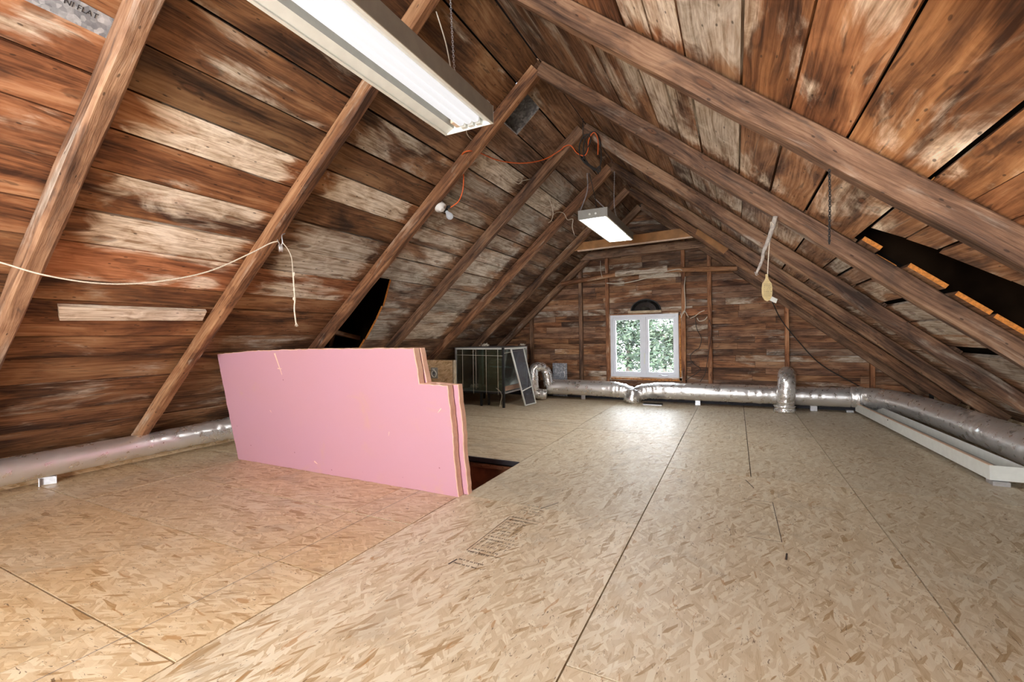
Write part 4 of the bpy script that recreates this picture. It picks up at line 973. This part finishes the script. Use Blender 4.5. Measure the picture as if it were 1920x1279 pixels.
# loose white wads and a wisp of twine: litter on and in the cage
def wad(c, s_, lab, seed, parent=None, rz=.5):
    r = random.Random(seed); vs = []; fs = []
    for _ in range(150):
        d = V((r.gauss(0, 1), r.gauss(0, 1), abs(r.gauss(0, rz)))) * s_ * .4; p_ = V(c) + d
        e = V((r.gauss(0, 1), r.gauss(0, 1), r.gauss(0, 1))).normalized() * s_ * .22; f = e.cross(V((r.gauss(0, 1), r.gauss(0, 1), 1))).normalized() * s_ * .10
        k = len(vs); vs += [p_ - e, p_ + f, p_ + e, p_ - f]; fs.append((k, k + 1, k + 2, k + 3))
    zmin = min(v.z for v in vs)
    vs = [V((v.x, v.y, v.z - zmin + c[2])) for v in vs]
    o = mesh('fluff_wad', vs, fs, CREAM); tag(o, lab, 'fluff', None, 'stuff'); return o
wad((-3.56, 6.2, gz1 + .008), .075, 'crumpled white wad lying on top of the glass cage', 1)
wad((-3.10 - .1, 6.85, gz1 + .008), .05, 'small white scrap on the far corner of the cage top', 2)
wad((-3.78, 6.35, gz0 + .026), .13, 'low white heap of bedding on the cage floor', 3, rz=.25)
wad((-3.35, 6.40, gz0 + .026), .11, 'tufty white wad inside the cage behind the sliding glass', 4, rz=1.6)
cw([at(930, 728, Y=6.02), at(937, 733, Y=6.0), at(941, 742, Y=6.0), at(939, 752, Y=5.98), at(937, 763, Y=5.97)], .0035, 'wisp of pale twine hanging from the cage floor', ROPE)
# window screen leaning on the cage
sa, sb, sc_, sd_ = V((-2.925, 6.30, .0)), V((-2.83, 6.56, .0)), V((-3.125, 6.50, .87)), V((-3.125, 6.20, .87))
sa, sb = at(985, 762, Z=0.0), at(1004, 757, Z=0.0)
sd_, sc_ = at(958, 655, X=-3.138), at(981, 653, X=-3.138)
scr = thing('window_screen', sa, 'white-framed dark insect screen leaning against the glass cage', 'screen')
def sbar(a, b): 
    beam('frame', a, b, .018, .024, (1, -.2, .4), WHITE, scr, rough=0, cham=.1, seg=1)
up_ = V((0, 0, .013))
sa, sb = sa + up_, sb + up_
sbar(sa, sb); sbar(sb, sc_); sbar(sc_, sd_); sbar(sd_, sa); 
m1, m2 = sa.lerp(sd_, .25), sb.lerp(sc_, .30); sbar(m1, m2)
mesh('mesh_sheet', [sa, sb, sc_, sd_], [(0, 1, 2, 3)], MESHM, scr)

# ------------------------------------------------------------------ foil ducts
def foil(name, pts, r, lab, cat='duct', crumple=(), step=.018, sides=40, grp='foil wrapped ducts', taper=None, parent=None, mat=FOIL, seams=()):
    P = resample(crom(pts, 14), step)
    tot = sum((b - a).length for a, b in zip(P, P[1:]))
    def rad(t):
        k = r
        if taper: k *= taper(t)
        return k
    def dp(p, a, d):
        amp = .0011
        for c0_, w_, s_ in crumple:
            e = (d - c0_) / w_; amp += s_ * math.exp(-e * e)
        n1 = noise.noise(p * 7) * .9 + noise.noise(p * 15) * .5
        ca, sa_ = math.cos(a), math.sin(a)
        wr = abs(noise.noise(V((d * 17, ca * 1.1, sa_ * 1.1)))) * .9 + abs(noise.noise(V((d * 9, ca * 2.3 + 4, sa_ * 2.3)))) * .9
        cr = (abs(noise.noise(p * 27)) * 1.5 - .4) * min(1, max(0, amp - .0025) / .006)
        rid = wr + cr
        rg = -.0035 * math.exp(-((d % .62) / .012) ** 2)
        return n1 * amp + (rid - .4) * amp * .9 + rg
    o = sweep(name, P, rad, mat, parent, sides, True, dp)
    if parent is None: tag(o, lab, cat, grp)
    return o, tot
dl_, t0_ = foil('foil_duct', [(-4.67, -1.2, .165), (-4.67, .6, .165), (-4.68, 1.5, .167), (-4.68, 2.2, .172), (-4.67, 2.55, .178), (-4.65, 2.85, .185), (-4.62, 3.4, .19), (-4.6, 4.6, .19)], .098,
     'silver foil-wrapped duct on the floor along the low eave behind the pink foam', crumple=((2.72, .02, .004), (3.45, .16, .006), (3.95, .22, .013), (4.2, .1, .01)), taper=lambda t: 1 + .16 * math.exp(-((t - .70) / .05) ** 2))
lay = thing('window_duct', (-2.2, 7.36, 0), 'foil duct under the window, the length on the cage side, with an upright crook', 'duct', 'foil wrapped ducts')
foil('duct_run', [(-2.93, 7.30, .20), (-2.6, 7.34, .205), (-2.0, 7.35, .20), (-1.7, 7.35, .185), (-1.52, 7.34, .15), (-1.46, 7.33, .115)], .128, '', crumple=((.9, .3, .004), (1.35, .2, .014)), parent=lay, taper=lambda t: 1 - .25 * max(0, t - .8) / .2)
foil('elbow', [(-2.90, 7.26, .22), (-2.93, 7.25, .42), (-2.97, 7.22, .52), (-3.03, 7.16, .555), (-3.10, 7.08, .52), (-3.10, 7.05, .40), (-3.09, 7.04, .22), (-3.06, 7.06, .12), (-2.97, 7.08, .10), (-2.88, 7.10, .09)], .085, '', crumple=((.35, .2, .012), (1.0, .2, .010)), parent=lay, mat=FOILC)
ray_ = thing('window_duct', (-.4, 7.38, 0), 'long foil duct from below the window to the corner, with crumpled joints', 'duct', 'foil wrapped ducts')
foil('duct_run', [(-1.44, 7.33, .115), (-1.36, 7.34, .165), (-1.15, 7.35, .20), (-.5, 7.36, .205), (.2, 7.37, .205), (.9, 7.38, .205), (1.35, 7.37, .21)], .13, '', crumple=((.15, .3, .014), (.72, .06, .008), (1.75, .3, .007)), parent=ray_, taper=lambda t: .8 + .2 * min(1, t / .06))
foil('floor_boot', [(-1.50, 7.26, .02), (-1.48, 7.26, .10), (-1.47, 7.30, .17)], .12, '', crumple=((.05, .2, .014),), parent=ray_, mat=FOILC)
up = thing('upright_duct', (.60, 7.19, 0), 'upright foil duct elbow rising in front of the horizontal duct', 'duct', 'foil wrapped ducts')
foil('duct_bend', [(.58, 7.13, .02), (.59, 7.12, .14), (.60, 7.11, .30), (.61, 7.13, .43), (.62, 7.22, .51), (.63, 7.33, .47), (.63, 7.37, .37)], .108, '', crumple=((.1, .12, .014), (.45, .25, .008)), parent=up, mat=FOILC)
foil('collar', [(.58, 7.14, .005), (.58, 7.14, .09)], .13, '', crumple=((.04, .1, .012),), parent=up, mat=FOILC)
foil('foil_duct', [(1.36, 7.37, .215), (1.50, 7.34, .22), (1.64, 7.22, .22), (1.74, 7.0, .22), (1.83, 6.5, .22), (1.88, 6.0, .215), (1.92, 5.4, .21), (1.94, 4.8, .205), (1.95, 4.0, .20), (1.95, 2.6, .20)], .135,
     'large foil duct turning the corner and running back along the eave', crumple=((.12, .08, .010), (.35, .06, .008), (1.25, .08, .008), (2.4, .10, .010), (2.25, .4, .004)))
# metal channel blocks under the ducts
def block(c, lab, rot=0, s=(.07, .09, .085)):
    t = thing('metal_block', c, lab, 'block', 'metal duct supports')
    x, y, z_ = c
    box('plate', x - s[0] / 2, x + s[0] / 2, y - s[1] / 2, y - s[1] / 2 + .006, z_, z_ + s[2], STEEL, t, rot=rot, piv=(x, y, 0))
    box('plate', x - s[0] / 2, x - s[0] / 2 + .006, y - s[1] / 2 + .0065, y + s[1] / 2, z_, z_ + s[2], STEEL, t, rot=rot, piv=(x, y, 0))
    box('plate', x - s[0] / 2 + .0065, x + s[0] / 2, y - s[1] / 2 + .0065, y + s[1] / 2, z_ + s[2] - .006, z_ + s[2], STEEL, t, rot=rot, piv=(x, y, 0))
block((-4.70, 1.50, 0), 'bright metal block under the duct along the low eave', math.radians(-30), (.05, .09, .066))
block((-2.33, 7.42, 0), 'metal block under the duct left of the window', 0, (.07, .07, .068)); block((-.53, 7.42, 0), 'metal block under the duct just past the window', 0, (.07, .07, .068))
block((.95, 7.44, 0), 'metal block under the duct beside the upright elbow', 0, (.08, .07, .068)); block((1.36, 7.46, 0), 'metal block under the far end of the white trough', 0, (.08, .07, .03))
block((1.63, 4.33, 0), 'metal block under the near end of the white trough', 0, (.09, .10, .03))
# tin sheet against the wall
tn = at(1048, 682, Y=7.55)
o = box('tin_sheet', -2.93, -2.66, 7.52, 7.528, .02, .60, GALV); tag(o, 'grey tin sheet standing against the planks behind the foil crook', 'sheet')
o = sweep('tin_curl', [V((-2.70 + .01 * math.sin(k * 1.3), 7.50, .32 + k * .045)) for k in range(7)], .012, FOILC, o, 8, squash=.5)
# small metal register lying by the boot
rg = box('floor_register', -1.30, -1.02, 7.14, 7.27, .0, .018, BLACK); tag(rg, 'dark floor register lying beside the duct boot under the window', 'register')
box('rim', -1.30, -1.02, 7.13, 7.139, .0, .012, STEEL, rg)

# ------------------------------------------------------------------ white trough (empty light housing on its back)
tr_ = thing('light_housing', (1.6, 5.85, 0), 'long empty white light housing lying on its back beside the big duct', 'trough')
A0, B0 = V((1.575, 4.30, 0)), V((1.405, 7.36, 0)); d = (B0 - A0).normalized(); s_ = V((d.y, -d.x, 0)); Lh = (B0 - A0).length; W_ = .20
def tp(u, v, z_): q_ = A0 + d * u + s_ * v; return V((q_.x, q_.y, z_))
def tb(nm, u0, u1, v0, v1, z0, z1, m): 
    lo = [tp(u0, v0, z0), tp(u1, v0, z0), tp(u1, v1, z0), tp(u0, v1, z0)]; o = hexa(nm, lo, [v + V((0, 0, z1 - z0)) for v in lo], m, tr_); fixn(o); return o
tb('side', 0, Lh, 0, .004, .034, .135, WHITE); tb('side', 0, Lh, W_ - .004, W_, .034, .135, WHITE)
tb('bottom', 0, Lh, .005, W_ - .005, .034, .038, HOUS); tb('end_cap', -.004, -.0005, 0, W_, .034, .137, WHITE); tb('end_cap', Lh + .0005, Lh + .004, 0, W_, .034, .137, WHITE)
tb('rim', 0, Lh, -.004, .02, .1355, .141, STRIP); tb('wireway_cover', .02, Lh - .02, .035, W_ - .035, .0385, .075, HOUS)
lathe('screw', [(.006, 0), (.006, .004)], tp(.62 * Lh, -.002, .12), -s_, BLACK, tr_, 10)
